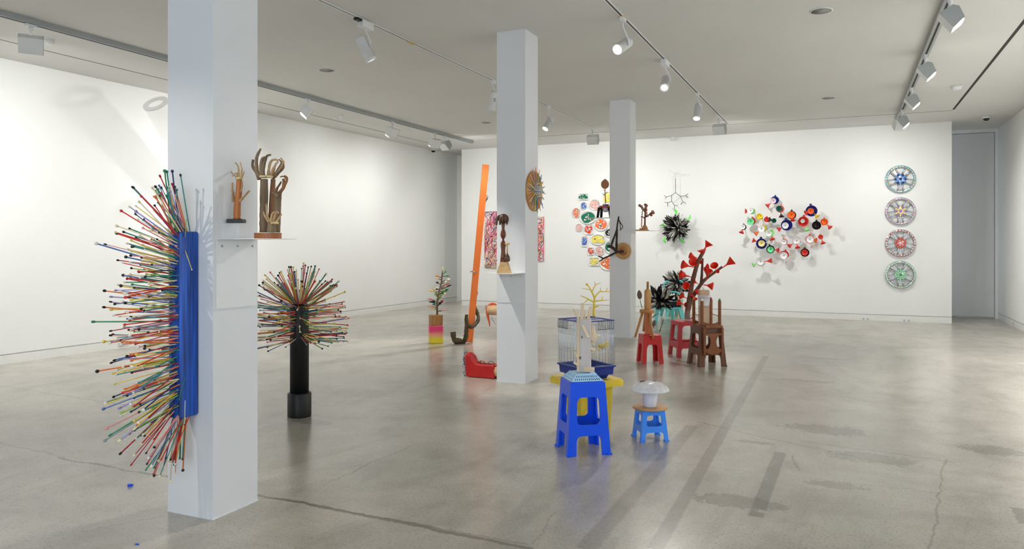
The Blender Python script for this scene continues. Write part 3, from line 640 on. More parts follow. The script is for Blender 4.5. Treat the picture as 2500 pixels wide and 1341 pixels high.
part('beak', trunk(MB(), [(PX0 - .15, yb, lz + .05), (PX0 - .173, yb - .01, lz), (PX0 - .175, yb - .01, lz - .05), (PX0 - .155, yb - .015, lz - .12), (PX0 - .148, yb - .015, lz - .165)], .026, .003, 10, .05), M_beak, t)
part('crest', trunk(MB(), [(PX0 - .155, yb, lz + .05), (PX0 - .13, yb, lz + .066), (PX0 - .10, yb, lz + .066), (PX0 - .075, yb, lz + .052)], .018, .005, 10, .1), M_beak, t)
for dx, dz in ((-.19, .045), (-.195, .02), (-.18, .028)):
    part('pin', MB().tube([(PX0 - .165, yb, lz + dz * .8), (PX0 + dx, yb - .02, lz + dz)], .002, 5).ball((PX0 + dx, yb - .02, lz + dz), .006, 0, 6), nmat('crimson'), t)
part('wire', MB().tube(curve([(PX0 - .12, yb - .02, lz - .048), (PX0 - .115, yb - .03, lz - .08), (PX0 - .09, yb - .03, lz - .12), (PX0 - .07, yb - .03, lz - .145)]), .0018, 5), M_black, t)
# ---------------------------------------------------------------- orange pole with the snaking branch
pb = onz(1146, 838); w = dist(pb); s = w / FPX; top = at(1186, 403, w + .12)
M_or = mat('orange_pole', (252, 128, 50), .5, var=.06, scale=3, stretch=(1, 1, .2))
t = thing('orange_pole', 'tall leaning orange pole clasped by a snaking branch', 'sculpture', pb)
ax = (top - pb).normalized(); Mp = frame(pb, ax, RT)
pole = MB().prism(rrect(8.0 * s, 6.0 * s, 1.6 * s, 3), 0.012, (top - pb).length, Mp); part('pole', pole, M_or, t)
q = at(1157, 664, w + .05); part('clamp_ring', MB().lathe([(9.6 * s, -1.5 * s), (9.9 * s, 0), (9.6 * s, 1.5 * s), (8.4 * s, 1.5 * s), (8.4 * s, -1.5 * s)], frame(q, ax), 20, cap=False), mat('clamp_steel', (170, 160, 150), .3, 1), t)
part('clamp_ear', MB().box((8.5 * s, -.01, -.01), (11.5 * s, .01, .01), 0, frame(q, ax, RT)), mat('clamp_steel', (170, 160, 150), .3, 1), t)
M_root = wood('mossy_root', (104, 88, 62), (62, 50, 34), .85, 16, (1, 1, .4), .6)
part('branch', trunk(MB(), path(K6, w, [(372, 738, -.1), (380, 800, -.1), (410, 852, -.08), (470, 862, -.06), (505, 800, -.07), (512, 730, -.09), (520, 660, -.1), (560, 685, -.11), (605, 660, -.06), (640, 600, .0), (625, 530, .07), (600, 470, .1), (600, 400, .1), (618, 330, .1), (612, 290, .1)]), 6.2 * s, 3.6 * s, 10, .16, seg=5), M_root, t)
part('branch_stub', trunk(MB(), path(K6, w, [(520, 680, -.1), (512, 610, -.1), (516, 555, -.1)]), 5.4 * s, 3.8 * s, 9, .1), M_root, t)
part('branch_burl', MB().ball(at(*K6(420, 832), w - .09), 9.5 * s, 0, 10, (1.5, 1, .75)), M_root, t)
K5 = K2
for q in ([(715, 640, .12), (730, 560, .13), (742, 490, .13)], [(735, 520, .13), (750, 480, .13), (765, 435, .13)], [(742, 495, .13), (744, 465, .13), (752, 430, .13)], [(740, 500, .13), (758, 475, .13), (768, 455, .13)]):
    part('twig', trunk(MB(), path(K5, w, q), 1.4 * s, .5 * s, 6, .1), M_root, t)
# ---------------------------------------------------------------- painted tree in a dip-dyed pot
pb = onz(1064, 838); w = dist(pb); s = w / FPX
t = thing('brush_tree', 'small bare tree with painted leaf tips in pink and yellow pot', 'sculpture', pb)
mp = mat('dip_dyed', (230, 70, 110), .5)
nt = mp.node_tree; rp = [n for n in nt.nodes if n.type == 'VALTORGB'][0]; sx = nt.nodes.new('ShaderNodeSeparateXYZ'); tcn = [n for n in nt.nodes if n.type == 'TEX_COORD'][0]
ad = nt.nodes.new('ShaderNodeMath'); ad.operation = 'MULTIPLY_ADD'; nzn = [n for n in nt.nodes if n.type == 'TEX_NOISE'][0]
nt.links.new(tcn.outputs['Generated'], sx.inputs[0]); nt.links.new(nzn.outputs['Fac'], ad.inputs[0]); ad.inputs[1].default_value = .25; nt.links.new(sx.outputs[2], ad.inputs[2]); nt.links.new(ad.outputs[0], rp.inputs[0])
rp.color_ramp.elements[0].position = .42; rp.color_ramp.elements[0].color = (*lin((226, 206, 44)), 1); rp.color_ramp.elements[1].position = .82; rp.color_ramp.elements[1].color = (*lin((226, 62, 112)), 1)
e = rp.color_ramp.elements.new(.6); e.color = (*lin((236, 160, 130)), 1)
part('pot', MB().box((-16 * s, -15 * s, .0), (16 * s, 15 * s, 44 * s), 0, Matrix.Translation(pb) @ Matrix.Rotation(TH + .25, 4, 'Z'), .012), mp, t)
part('box', MB().box((-14 * s, -13 * s, 44.2 * s), (14 * s, 13 * s, 69 * s), 0, Matrix.Translation(pb) @ Matrix.Rotation(TH + .42, 4, 'Z'), .004), wood('box_wood', (178, 130, 72), (136, 90, 44), .45, 14, (1, 1, .2)), t)
tr = path(K6, w, [(205, 565), (205, 480), (208, 400), (228, 300), (250, 210), (258, 120)])
part('trunk', trunk(MB(), tr, 3 * s, 1.4 * s, 8, .1), M_bark, t)
LC = ['green', 'yellow', 'lime', 'pink', 'black', 'teal', 'cream', 'crimson', 'orange', 'white']
LF = [(262, 130, 305, 95, 'green'), (255, 150, 330, 150, 'green'), (250, 165, 190, 150, 'orange'), (248, 190, 195, 165, 'cream'), (255, 210, 335, 180, 'cream'), (240, 235, 195, 215, 'black'), (255, 230, 300, 205, 'white'), (245, 260, 335, 225, 'orange'), (245, 290, 350, 245, 'black'), (235, 300, 195, 270, 'cream'), (235, 290, 190, 290, 'black'), (235, 320, 115, 300, 'yellow'), (235, 335, 320, 290, 'green'), (225, 345, 270, 325, 'green'), (220, 360, 155, 275, 'cream'), (225, 360, 290, 335, 'yellow'), (220, 385, 180, 330, 'lime'), (215, 400, 245, 360, 'lime'), (210, 420, 115, 390, 'pink'), (208, 440, 120, 420, 'black'), (210, 445, 150, 405, 'black'), (210, 460, 265, 410, 'crimson'), (208, 470, 240, 430, 'black'), (205, 480, 110, 470, 'pink'), (205, 500, 140, 490, 'yellow'), (208, 520, 310, 505, 'pink'), (206, 470, 160, 440, 'teal'), (245, 275, 300, 260, 'pink'), (240, 310, 285, 305, 'lime'), (258, 125, 262, 60, 'cream')]
for i, (x0, y_0, x1, y_1, k) in enumerate(LF):
    dw = rnd(-.1, .1); a = at(*K6(x0, y_0), w); b = at(*K6(x1, y_1), w + dw); m_ = a + (b - a) * .45
    b = a + (b - a) * 1.12; tw = part('twig', MB().tube([a, m_, a + (b - a) * .6], [.008, .006, .004], 5), M_bark, t)
    part('painted_leaf', MB().tube([m_, a + (b - a) * .7 + UP * .004, b], [.008, .023, .003], 7, 0, True, .5), nmat(k), tw)
# ================================================================ STOOLS AND WHAT STANDS ON THEM
def stool(name, label, p, ang, h, wt, wb, m, arch, win=None, win2=None, th=.012, group=None, rnd_top=.02, foot=0, arch_w=.62, arch_r=.3):
    """moulded plastic stool: seat, four side panels with a leg arch and a window. wt, wb = half widths; arch/win in fractions of h"""
    t = thing(name, label, 'stool', p, group); R0 = Matrix.Translation(p) @ Matrix.Rotation(ang, 4, 'Z')
    for k in range(4):
        Rk = R0 @ Matrix.Rotation(k * math.pi / 2, 4, 'Z')
        def fn(u, v, d): w = wb + (wt - wb) * v / h; return Rk @ Vector((u * (w - (d if abs(u) > .99 else 0)), -w + d, v))
        ah = arch * h; a0 = arch_w; r = arch_r
        arc = [(-a0, 0.0)] + [(-a0 + r * a0 * (1 - math.cos(q)) * 1.0, ah - ah * .32 + ah * .32 * math.sin(q)) for q in (0, .4, .8, 1.2, 1.57)] + [(a0 - r * a0 * (1 - math.cos(q)), ah - ah * .32 + ah * .32 * math.sin(q)) for q in (1.57, 1.2, .8, .4, 0)] + [(a0, 0.0)]
        outer = [(-1, 0)] + arc + [(1, 0), (1, h), (-1, h)]
        holes = []
        for wn_ in (win, win2):
            if wn_:
                (u0, v0, v1) = wn_; cy_ = (v0 + v1) / 2 * h; hh = (v1 - v0) / 2 * h
                holes.append([(x, cy_ + y * hh) for x, y in [(a * u0, b) for a, b in rrect(1, 1, .38, 4)]])
        part('side_panel', MB().panel(outer, holes, 0, th, fn), m, t)
        if foot:
            part('foot', MB().box((wb - .03, -wb - foot, 0), (wb + foot, -wb + .03, .012), 0, Rk, .004), m, t)
    o = rrect(wt, wt, rnd_top, 5); n = len(o); mb = MB()
    lv = [(1.0, h - .012), (1.0, h - .002), (.985, h + .004), (.95, h + .006)]
    v = [(x * k, y * k, z) for k, z in lv for x, y in o]
    f = [(i * n + j, i * n + (j + 1) % n, (i + 1) * n + (j + 1) % n, (i + 1) * n + j) for i in range(3) for j in range(n)] + [tuple(3 * n + j for j in range(n)), tuple(range(n - 1, -1, -1))]
    part('seat', mb.add(v, f, 0, False, R0), m, t)
    return t, R0
# ---- tall blue stool with the plank sculpture
pF, pR, pL = onz(1390, 1117), onz(1501, 1110), onz(1347, 1088)
c = pF + (pR - pF) / 2 + (pL - pF) / 2; ang = math.atan2((pR - pF).y, (pR - pF).x); wb = ((pR - pF).length + (pL - pF).length) / 4 - .006
M_bp = mat('blue_plastic', (8, 84, 240), .32, var=.03); M_lb = mat('light_blue_plastic', (64, 144, 250), .35, var=.03); M_yp = mat('yellow_plastic', (238, 208, 62), .35, var=.03)
HB = .470
tb, RB = stool('plastic_stool', 'tall bright blue plastic stool with a plank sculpture on its seat', c, ang, HB, .118, wb, M_bp, .27, (.60, .42, .80), foot=.008, rnd_top=.03, arch_w=.60)
ct = c + UP * (HB + .0065)
# pale blue basket upside down
M_bk = mat('pale_blue_plastic', (172, 214, 246), .4, var=.03)
t = thing('plastic_basket', 'pale blue slotted basket upturned on the tall blue stool', 'basket', ct)
Rb = Matrix.Translation(ct) @ Matrix.Rotation(ang, 4, 'Z'); hb = .042
for k in range(4):
    Rk = Rb @ Matrix.Rotation(k * math.pi / 2, 4, 'Z'); fnb = lambda u, v, d, Rk=Rk: Rk @ Vector((u * (.112 - .04 * v), -(.112 - .04 * v) + d, .001 + hb * v))
    holes = [[(u - .028, v0), (u + .028, v0), (u + .028, v0 + .24), (u - .028, v0 + .24)] for v0 in (.16, .56) for u in [(-.80 + .1335 * i) for i in range(13)]]
    part('side', MB().panel([(-1, 0), (1, 0), (1, 1), (-1, 1)], holes, 0, .003, fnb), M_bk, t)
part('base', MB().box((-.073, -.073, hb), (.073, .073, hb + .004), 0, Rb), M_bk, t)
# wooden plank figure
pt = ct + UP * (hb + .0055); w = dist(pt); s = w / FPX
K7 = crop(1340, 680, 5.365)
M_pine = wood('pale_pine', (232, 214, 188), (214, 188, 154), .6, 14, (1, 1, .1)); M_grp = wood('whitewashed_plank', (212, 206, 204), (196, 188, 184), .7, 8, (1, 1, .1))
t = thing('plank_figure', 'pale timber post with wedged offcuts like branches', 'sculpture', pt)
pp = at(*K7(460, 1240), w); pp.z = pt.z; hp = (1245 - 560) / 5.365 * s
part('post', MB().box((-9 * s, -9 * s, 0), (17 * s, 9 * s, hp), 0, Matrix.Translation(pp) @ Matrix.Rotation(TH - .2, 4, 'Z'), .002), M_grp, t)
part('edge_strip', MB().box((-17 * s, -8 * s, 0), (-9.1 * s, 8 * s, hp), 0, Matrix.Translation(pp) @ Matrix.Rotation(TH - .2, 4, 'Z'), .002), M_pine, t)
def stick(x0, y_0, x1, y_1, ww, d0=0, d1=0, hh=None, m=M_pine, nm='offcut'):
    a, b = at(*K7(x0, y_0), w + d0), at(*K7(x1, y_1), w + d1); L_ = (b - a).length; hh = hh or ww
    part(nm, MB().box((-ww * s / 2, -hh * s / 2, 0), (ww * s / 2, hh * s / 2, L_), 0, frame(a, b - a, RT), .0012), m, t)
for q in ((405, 560, 315, 400, 4.5, 0, .02), (425, 590, 445, 320, 8, .0, 0, 5), (478, 560, 462, 420, 4, .02, .03), (500, 590, 552, 372, 7, .01, .02, 5), (440, 610, 520, 780, 7, -.03, -.06, 4),
          (520, 600, 560, 860, 9, .02, .02, 5), (555, 630, 610, 800, 13, .04, .03, 5), (510, 760, 620, 810, 9, .0, .0, 6), (520, 830, 600, 850, 8, .02, .02, 6), (500, 890, 605, 945, 8, .0, -.01, 6), (395, 1010, 345, 1010, 9, -.02, -.02, 7), (395, 1140, 325, 1095, 7, -.02, -.02, 7), (455, 1190, 598, 1196, 9, -.05, -.055, 8), (545, 610, 555, 660, 14, .0, .0, 3)):
    stick(*q)
for x, y in ((410, 1040), (430, 770)): part('knot', MB().ball(at(*K7(x, y), w - .02), 2.6 * s, 0, 6, (1, .4, 1.6)), wood('knot_wood', (150, 110, 74), (110, 76, 48)), t)
# ---- yellow stool and bird cage behind
wy = 5.60; s = wy / FPX
cy = at(1431, 900, wy); HY_ = .385; cy.z = 0; RY = TH + .49
ty = thing('plastic_stool', 'yellow plastic stool with wide rim under the blue bird cage', 'stool', cy)
Ry = Matrix.Translation(cy) @ Matrix.Rotation(RY, 4, 'Z'); hw = .205
part('seat', MB().prism(rrect(hw, hw, .03, 4), HY_ - .05, HY_ - .012, Ry).prism(rrect(hw * .96, hw * .96, .03, 4), HY_ - .012, HY_, Ry), M_yp, ty)
for sx_ in (-1, 1):
    for sy_ in (-1, 1):
        part('leg', MB().add([(sx_ * .112 + b * .02 * e, sy_ * .112 + g * .02 * e, z) for a, z, e in ((1, 0, .8), (0, HY_ - .05, 1.5)) for b, g in ((-1, -1), (1, -1), (1, 1), (-1, 1))], BOXF, 0, False, Ry), M_yp, ty)
cz = cy + UP * (HY_ + .0005); Rc = Matrix.Translation(cz) @ Matrix.Rotation(RY, 4, 'Z')
t = thing('bird_cage', 'blue and clear wire bird cage on the yellow stool', 'bird cage', cz)
M_cb = mat('cage_blue', (16, 48, 140), .35, var=.05); M_wire = mat('cage_wire', (196, 206, 220), .35, .6, var=.02)
hc_ = .150; zt = HC - (779 - HY) * wy / FPX - cz.z
tray = [(hc_ * .72, 0), (hc_ * .86, .045), (hc_ * .90, .05), (hc_ * 1.0, .085), (hc_ * 1.06, .088), (hc_ * 1.06, .096), (hc_ * .98, .096)]
def sq(prof, M):
    mb = MB(); v = [(a * q[0], a * q[1], z) for a, z in prof for q in ((-1, -1), (1, -1), (1, 1), (-1, 1))]
    f = [(i * 4 + k, i * 4 + (k + 1) % 4, i * 4 + 4 + (k + 1) % 4, i * 4 + 4 + k) for i in range(len(prof) - 1) for k in range(4)] + [(3, 2, 1, 0)]
    return mb.add(v, f, 0, False, M)
part('tray', sq(tray + [(hc_ * .95, .03), (.001, .03)], Rc), M_cb, t)
fr = MB()
fr.box((-hc_, -hc_, zt - .008), (hc_, -hc_ + .012, zt), 0, Rc).box((-hc_, hc_ - .012, zt - .008), (hc_, hc_, zt), 0, Rc).box((-hc_, -hc_ + .012, zt - .008), (-hc_ + .012, hc_ - .012, zt), 0, Rc).box((hc_ - .012, -hc_ + .012, zt - .008), (hc_, hc_ - .012, zt), 0, Rc).box((-hc_ + .012, -hc_ * .1, zt - .006), (hc_ - .012, hc_ * .45, zt - .002), 0, Rc)
part('roof_frame', fr, M_cb, t)
for k in range(4):
    Rk = Rc @ Matrix.Rotation(k * math.pi / 2, 4, 'Z'); wm = MB()
    for i in range(23):
        x = -hc_ + 2 * hc_ * i / 22; wm.tube([Rk @ Vector((x, -hc_, .09)), Rk @ Vector((x, -hc_, zt - .004))], .0011, 4)
    for z in (.10, .20, .2 + (zt - .2) * .55, zt - .062): wm.tube([Rk @ Vector((-hc_, -hc_ - .001, z)), Rk @ Vector((hc_, -hc_ - .001, z))], .0014, 4)
    part('wire_side', wm, M_wire, t, kind='stuff')
    if k in (0, 3):
        gm = MB(); off = -.145 if k == 3 else .0
        for i in range(9): x = off + .0 + .017 * i; gm.tube([Rk @ Vector((x, -hc_ - .006, zt - .004)), Rk @ Vector((x, -hc_ - .008, zt - .066))], .0016, 4)
        gm.tube([Rk @ Vector((off, -hc_ - .008, zt - .066)), Rk @ Vector((off + .136, -hc_ - .008, zt - .066))], .002, 4)
        part('door_flap', gm, mat('dark_wire', (70, 76, 90), .4, .6), t)
part('perch', MB().tube([Rc @ Vector((-.14, .02, .20)), Rc @ Vector((.14, .02, .20))], .004, 6), M_yp, t)
pc = at(1472, 843, wy); bn = curve([pc + RT * (-13 * s) - UP * (-0 * s), pc - UP * 2 * s - RT * 4 * s, pc + RT * 5 * s, pc + RT * 12 * s + UP * 7 * s], 5); ln = len(bn)
solo('plastic_banana', MB().tube(bn, [.004 + .014 * math.sin(math.pi * (i + .3) / (ln)) for i in range(ln)], 8), M_yp, 'yellow plastic banana slice inside the wire cage', 'toy fruit')
# yellow branch tree on the cage roof
ptr = at(*K7(588, 500), wy); ptr.z = cz.z + zt + .0005 - .003; wt_ = dist(ptr)
t = thing('yellow_tree', 'yellow plastic branching tree standing on the cage roof', 'sculpture', ptr)
M_y2 = mat('yellow_tree_plastic', (232, 200, 66), .4, var=.04); s = wt_ / FPX
for q, r0, r1 in (([(588, 503), (590, 400), (595, 300), (600, 245)], 3.2, 2.4), ([(598, 255), (565, 180), (525, 110), (500, 80)], 2.4, 1.2), ([(600, 245), (640, 200), (675, 172), (730, 176), (812, 172)], 2.2, .6), ([(590, 310), (540, 285), (500, 260), (415, 225)], 2.4, 1.0), ([(512, 275), (490, 295), (465, 318)], 1.4, .8), ([(600, 298), (690, 290), (788, 280)], 1.8, .6), ([(695, 288), (700, 255), (704, 232)], 1.3, .5), ([(605, 375), (630, 368), (652, 358)], 2, 1.4), ([(567, 180), (590, 125), (612, 85)], 1.6, 1.0), ([(612, 85), (640, 72), (680, 55)], 1.2, .5), ([(612, 85), (605, 65), (600, 42)], 1.2, .5), ([(530, 148), (490, 140), (420, 128)], 1.3, .5), ([(675, 172), (676, 145), (677, 120)], 1.3, .6), ([(750, 172), (760, 145), (768, 120)], 1.2, .5)):
    part('limb', trunk(MB(), path(K7, wt_, [(x, y) for x, y in q]), r0 * s, r1 * s, 7, .02, seg=3), M_y2, t)
part('ball_tip', MB().ball(at(*K7(498, 80), wt_), 3.4 * s, 0, 8), M_y2, t)
# ---- small light blue stool, wooden disc, plastic tub and dome mushroom
pF, pR, pL = onz(1571, 1081), onz(1637, 1078), onz(1534, 1064)
c = pF + (pR - pF) / 2 + (pL - pF) / 2; ang = math.atan2((pR - pF).y, (pR - pF).x); wb = ((pR - pF).length + (pL - pF).length) / 4
c = at(1587, 1000, dist(c)); c.z = 0; HS = HC - (997 - HY) * dist(c) / FPX
tl, RL = stool('plastic_stool', 'low light blue plastic stool with rungs and a round wood top', c, ang, HS - .004, .080, wb, M_lb, .30, (.62, .50, .86), foot=.006, rnd_top=.05, arch_w=.70, th=.010)
s = dist(c) / FPX; q = c + UP * (HS + .0025)
solo('wood_disc', MB().lathe([(42 * s, 0), (42.5 * s, .004), (42 * s, .010), (40 * s, .012)], Matrix.Translation(q), 36), wood('bamboo_disc', (206, 160, 106), (180, 130, 80), .4, 8, (1, .15, 1)), 'round wooden disc lying on the low light blue stool', 'board', origin=q)
q += UP * .0125
M_tub = mat('milky_plastic', (226, 226, 236), .3, var=.02, alpha=.85); M_dome = mat('clear_plastic', (240, 242, 248), .12, var=.1, scale=30, alpha=.5, bump=.8, bscale=34)
t = thing('dome_mushroom', 'clear plastic dome on a milky tub like a mushroom', 'sculpture', q)
part('tub', MB().lathe([(16.5 * s, 0), (17 * s, .003), (18.5 * s, 40 * s), (17.5 * s, 40 * s), (16 * s, .006)], Matrix.Translation(q), 28), M_tub, t)
qd = q + UP * (38 * s)
part('dome', MB().lathe([(18 * s, 3 * s), (42 * s, 0), (47 * s, 1 * s), (47.5 * s, 3 * s), (44 * s, 8 * s), (36 * s, 15 * s), (25 * s, 20 * s), (12 * s, 23 * s), (.5 * s, 24 * s)], Matrix.Translation(qd), 36), M_dome, t)
for px_, py_, rr in ((1569, 932, 7), (1593, 931, 9)):
    e = at(px_, py_, dist(q)); e.z = qd.z + 21 * s
    part('handle', MB().tube([e + RT * (-rr * s), e + UP * 1.5 * s + RT * (-rr * .6 * s), e + UP * 2 * s + RT * (rr * .6 * s), e + RT * (rr * s)], 1.4 * s, 6), M_black, t)
# ---- red stool with bottle, little three legged stool and feathers
pF = onz(1562, 889); pR = onz(1617, 889); dirn = (pR - pF).normalized(); ang = math.atan2(dirn.y, dirn.x) + .10
w = dist(pF) + .12; c = at(1586.5, 880, w); c.z = 0; s = w / FPX
HRS = HC - (816 - HY) * w / FPX
M_rp = mat('red_plastic', (194, 10, 12), .34, var=.03)
stool('plastic_stool', 'small glossy red plastic stool with the wooden bottle on top', c, ang, HRS - .006, .104, .128, M_rp, .68, None, rnd_top=.03, arch_w=.58, arch_r=.45)
K9 = crop(1550, 680, 5.83); M_beech = wood('warm_beech', (196, 138, 80), (160, 104, 56), .45, 12)
q = c + UP * (HRS + .0005)
t = thing('milking_stool', 'small three legged wooden stool perched over the red stool', 'stool', q)
zt_ = HC - (760 - HY) * w / FPX; cs = at(*K9(172, 470), w); cs.z = 0; cs = Vector((cs.x, cs.y, zt_))
part('seat', MB().lathe([(17 * s, -4 * s), (17.6 * s, -3 * s), (17.6 * s, 3 * s), (17 * s, 4 * s)], Matrix.Translation(cs), 28), M_beech, t)
for qq in ([(108, 490, -.03), (5, 832, -.14)], [(195, 495, -.02), (262, 865, -.15)], [(150, 490, .05), (122, 752, .11)]):
    part('leg', MB().tube(path(K9, w, qq), [3.2 * s, 2.7 * s], 10), M_beech, t)
part('block', MB().box((-7.5 * s, -7 * s, .0), (7.5 * s, 7 * s, zt_ - 4.1 * s - q.z), 0, Matrix.Translation(Vector((cs.x, cs.y, q.z)) + RT * (3 * s)) @ Matrix.Rotation(TH, 4, 'Z'), .003), wood('block_wood', (206, 124, 72), (176, 98, 54), .5, 12), t)
qb = Vector((cs.x, cs.y, zt_ + 4 * s + .0005)) + RT * (1.8 * s)
t = thing('wooden_bottle', 'tall pale turned wooden bottle on the little three legged stool', 'bottle', qb)
part('body', MB().lathe([(8.0 * s, 0), (8.4 * s, .004), (8.4 * s, 42.5 * s), (7.8 * s, 46 * s), (5 * s, 49 * s), (3 * s, 50.5 * s)], Matrix.Translation(qb), 22), wood('bottle_wood', (200, 152, 98), (178, 126, 76), .4, 10), t)
part('neck', MB().lathe([(2.9 * s, 50.5 * s), (2.8 * s, 66 * s), (3.2 * s, 66.3 * s), (3.2 * s, 68 * s)], Matrix.Translation(qb), 18), wood('bottle_wood', (200, 152, 98), (178, 126, 76), .4, 10), t)
def feather_mesh(m, bend=.25, wd=.16, fold=.05):
    mb = MB(); v = []; n = 8
    for i in range(n + 1):
        f = i / n; wv = wd * (math.sin(math.pi * min(1, f * .92 + .08)) ** .7) * (1 if i not in (0, n) else .15); b = bend * f * f
        v += [(-wv, b, f), (0, b - fold, f), (wv, b, f)]
    f_ = [(i * 3 + j, i * 3 + j + 1, i * 3 + j + 4, i * 3 + j + 3) for i in range(n) for j in (0, 1)]
    mb.add(v, f_, 0, True); mb.tube([(0, -.05, -.18), (0, -fold - .01, .2), (0, bend * .8 - fold - .012, .9)], [.014, .012, .003], 4)
    return mb.mesh('feather', m, fix=False)
FB = [feather_mesh(mat('feather_black', (26, 25, 26), .55, var=.3), b, wd) for b, wd in ((.30, .135), (-.15, .10), (.5, .14))]
FG = [feather_mesh(mat('feather_grey', (168, 164, 156), .7, var=.3, scale=20), b, wd) for b, wd in ((.4, .125), (-.3, .10))]
FWt = [feather_mesh(mat('feather_white', (232, 228, 218), .7, var=.1), b, wd) for b, wd in ((.3, .09), (.1, .07))]
FBr = [feather_mesh(mat('feather_brown', (92, 78, 62), .7, var=.45, scale=30), .15, .26)]
def feather(root, me, p, d, ln): return inst('feather', me, root, frame(p, d, jit((0, 0, 1), .9)) @ Matrix.Diagonal((ln, ln, ln, 1)))
t = thing('feather_pair', 'brown feathers and twigs stuck beside the wooden bottle', 'feathers', at(*K9(105, 430), w - .02))
for (x0, y_0, x1, y_1, ln, dw) in ((72, 300, 62, 165, 25, -.03), (262, 690, 285, 590, 19, -.16)):
    a, b = path(K9, w, [(x0, y_0, dw), (x1, y_1, dw)]); inst('feather', FBr[0], t, frame(a, b - a, RT) @ Matrix.Diagonal(((b - a).length,) * 3 + (1,)))
part('quill', MB().tube(path(K9, w, [(104, 428, -.03), (90, 380, -.03), (74, 310, -.03)]), .8 * s, 5), mat('feather_brown2', (90, 74, 56), .7), t)
for qq in ([(250, 560, .0), (290, 525, .0), (335, 498, .0)], [(340, 762, .0), (360, 735, .0), (385, 660, .0), (408, 580, .0)], [(342, 762, .0), (352, 752, .0), (372, 735, .0)], [(272, 712, -.16), (263, 692, -.16)]):
    part('twig', MB().tube(path(K9, w, qq), 1.3 * s, 5), M_bark, t)
# ---- dusty red stool carrying the funnel tree
pF = onz(1641, 873); w = dist(pF) + .15; s = w / FPX; c = at(1676, 862, w); c.z = 0; ang = TH + .12
HPS = HC - (783 - HY) * w / FPX
M_dr = mat('dusty_red_plastic', (176, 48, 56), .45, var=.06)
stool('plastic_stool', 'dusty red square stool with open sides under the funnel tree', c, ang, HPS - .006, .145, .180, M_dr, .26, (.70, .42, .90), rnd_top=.03, arch_w=.72, arch_r=.15, th=.03)
K2b = crop(1530, 570, 3.943); ct = at(1679, 780, w); ct.z = HPS + .0005
t = thing('funnel_tree', 'brown branches hung with red plastic funnels on the dusty red stool', 'sculpture', ct)
M_br = wood('brown_branch', (122, 82, 62), (84, 54, 40), .7, 18, (1, 1, .2), .3); M_fun = mat('red_funnel', (226, 40, 18), .38, var=.05)
part('branch', trunk(MB(), path(K2b, w, [(583, 828), (585, 760), (600, 660), (622, 520), (650, 400), (690, 270), (745, 165)]), 7.2 * s, 4.2 * s, 10, .06), M_br, t)
part('branch', trunk(MB(), path(K2b, w, [(590, 740, .02), (620, 640, .03), (660, 570, .03), (715, 490, .03), (760, 440, .03), (840, 380, .03), (920, 322, .03)]), 6 * s, 3 * s, 10, .06), M_br, t)
part('branch', trunk(MB(), path(K2b, w, [(715, 490, .03), (722, 420, .05), (726, 340, .05), (732, 240, .05)]), 3.8 * s, 2.4 * s, 9, .06), M_br, t)
part('holder', MB().lathe([(10 * s, 0), (10 * s, 1.6 * s), (8.5 * s, 1.6 * s), (8.2 * s, 24 * s)], Matrix.Translation(ct), 18), M_acr, t)
part('prop', MB().tube(path(K2b, w, [(612, 830, .0), (645, 795, -.0), (662, 760, .0)]), 1.4 * s, 6), M_fun, t)
def funnel_mesh(m):
    return MB().lathe([(.09, 0), (.16, .42), (.26, .50), (.98, .98), (1.03, 1.0), (1.0, 1.02), (.95, .985), (.22, .52), (.12, .42), (.07, .0)], None, 22, cap=False).mesh('funnel', m, fix=True)
FUN = funnel_mesh(M_fun)
# x, y of mouth, x, y of spout tip, mouth radius in photo px, turn towards the viewer
for mx, my, tx, ty_, rr, tw in ((790, 88, 738, 165, 11.5, -.2), (722, 160, 735, 215, 11.5, -.1), (608, 212, 685, 238, 8, -.1), (535, 300, 640, 325, 11, -.1), (645, 275, 655, 345, 12, -2.2), (515, 395, 620, 420, 11, -.1), (572, 505, 600, 520, 9, -3), (640, 462, 695, 488, 7, -.1), (825, 508, 735, 495, 10, -.5), (1015, 258, 922, 332, 11.5, -.2), (818, 290, 855, 345, 9.5, -1.2), (775, 345, 765, 442, 11.5, -.5), (780, 325, 735, 330, 9, -.9), (876, 365, 862, 372, 5, -3), (692, 565, 635, 548, 8, -.4), (492, 662, 560, 690, 8, -.3), (518, 600, 575, 622, 8, -.3), (580, 690, 583, 700, 7, -3), (712, 275, 700, 290, 5.5, -3), (618, 610, 640, 565, 6, -.3), (655, 640, 640, 600, 6, -1)):
    a = at(*K2b(tx, ty_), w - .01); b = at(*K2b(mx, my), w - .01); d = b - a; flat = d.length; d = d.normalized() + FW * tw * .9; d.normalize()
    ln = max(flat, 12 * s) if tw > -2 else 14 * s
    if tw <= -2: a = b - d * ln
    inst('funnel', FUN, t, frame(a, d) @ Matrix.Diagonal((rr * s, rr * s, ln, 1)))
for x0, y_0, x1, y_1 in ((560, 690, 610, 705), (575, 622, 606, 640), (620, 420, 648, 425), (640, 325, 668, 330), (685, 238, 705, 245)):
    part('peg', MB().tube(path(K2b, w, [(x0, y_0), (x1, y_1)]), 1.0 * s, 6), M_br, t)
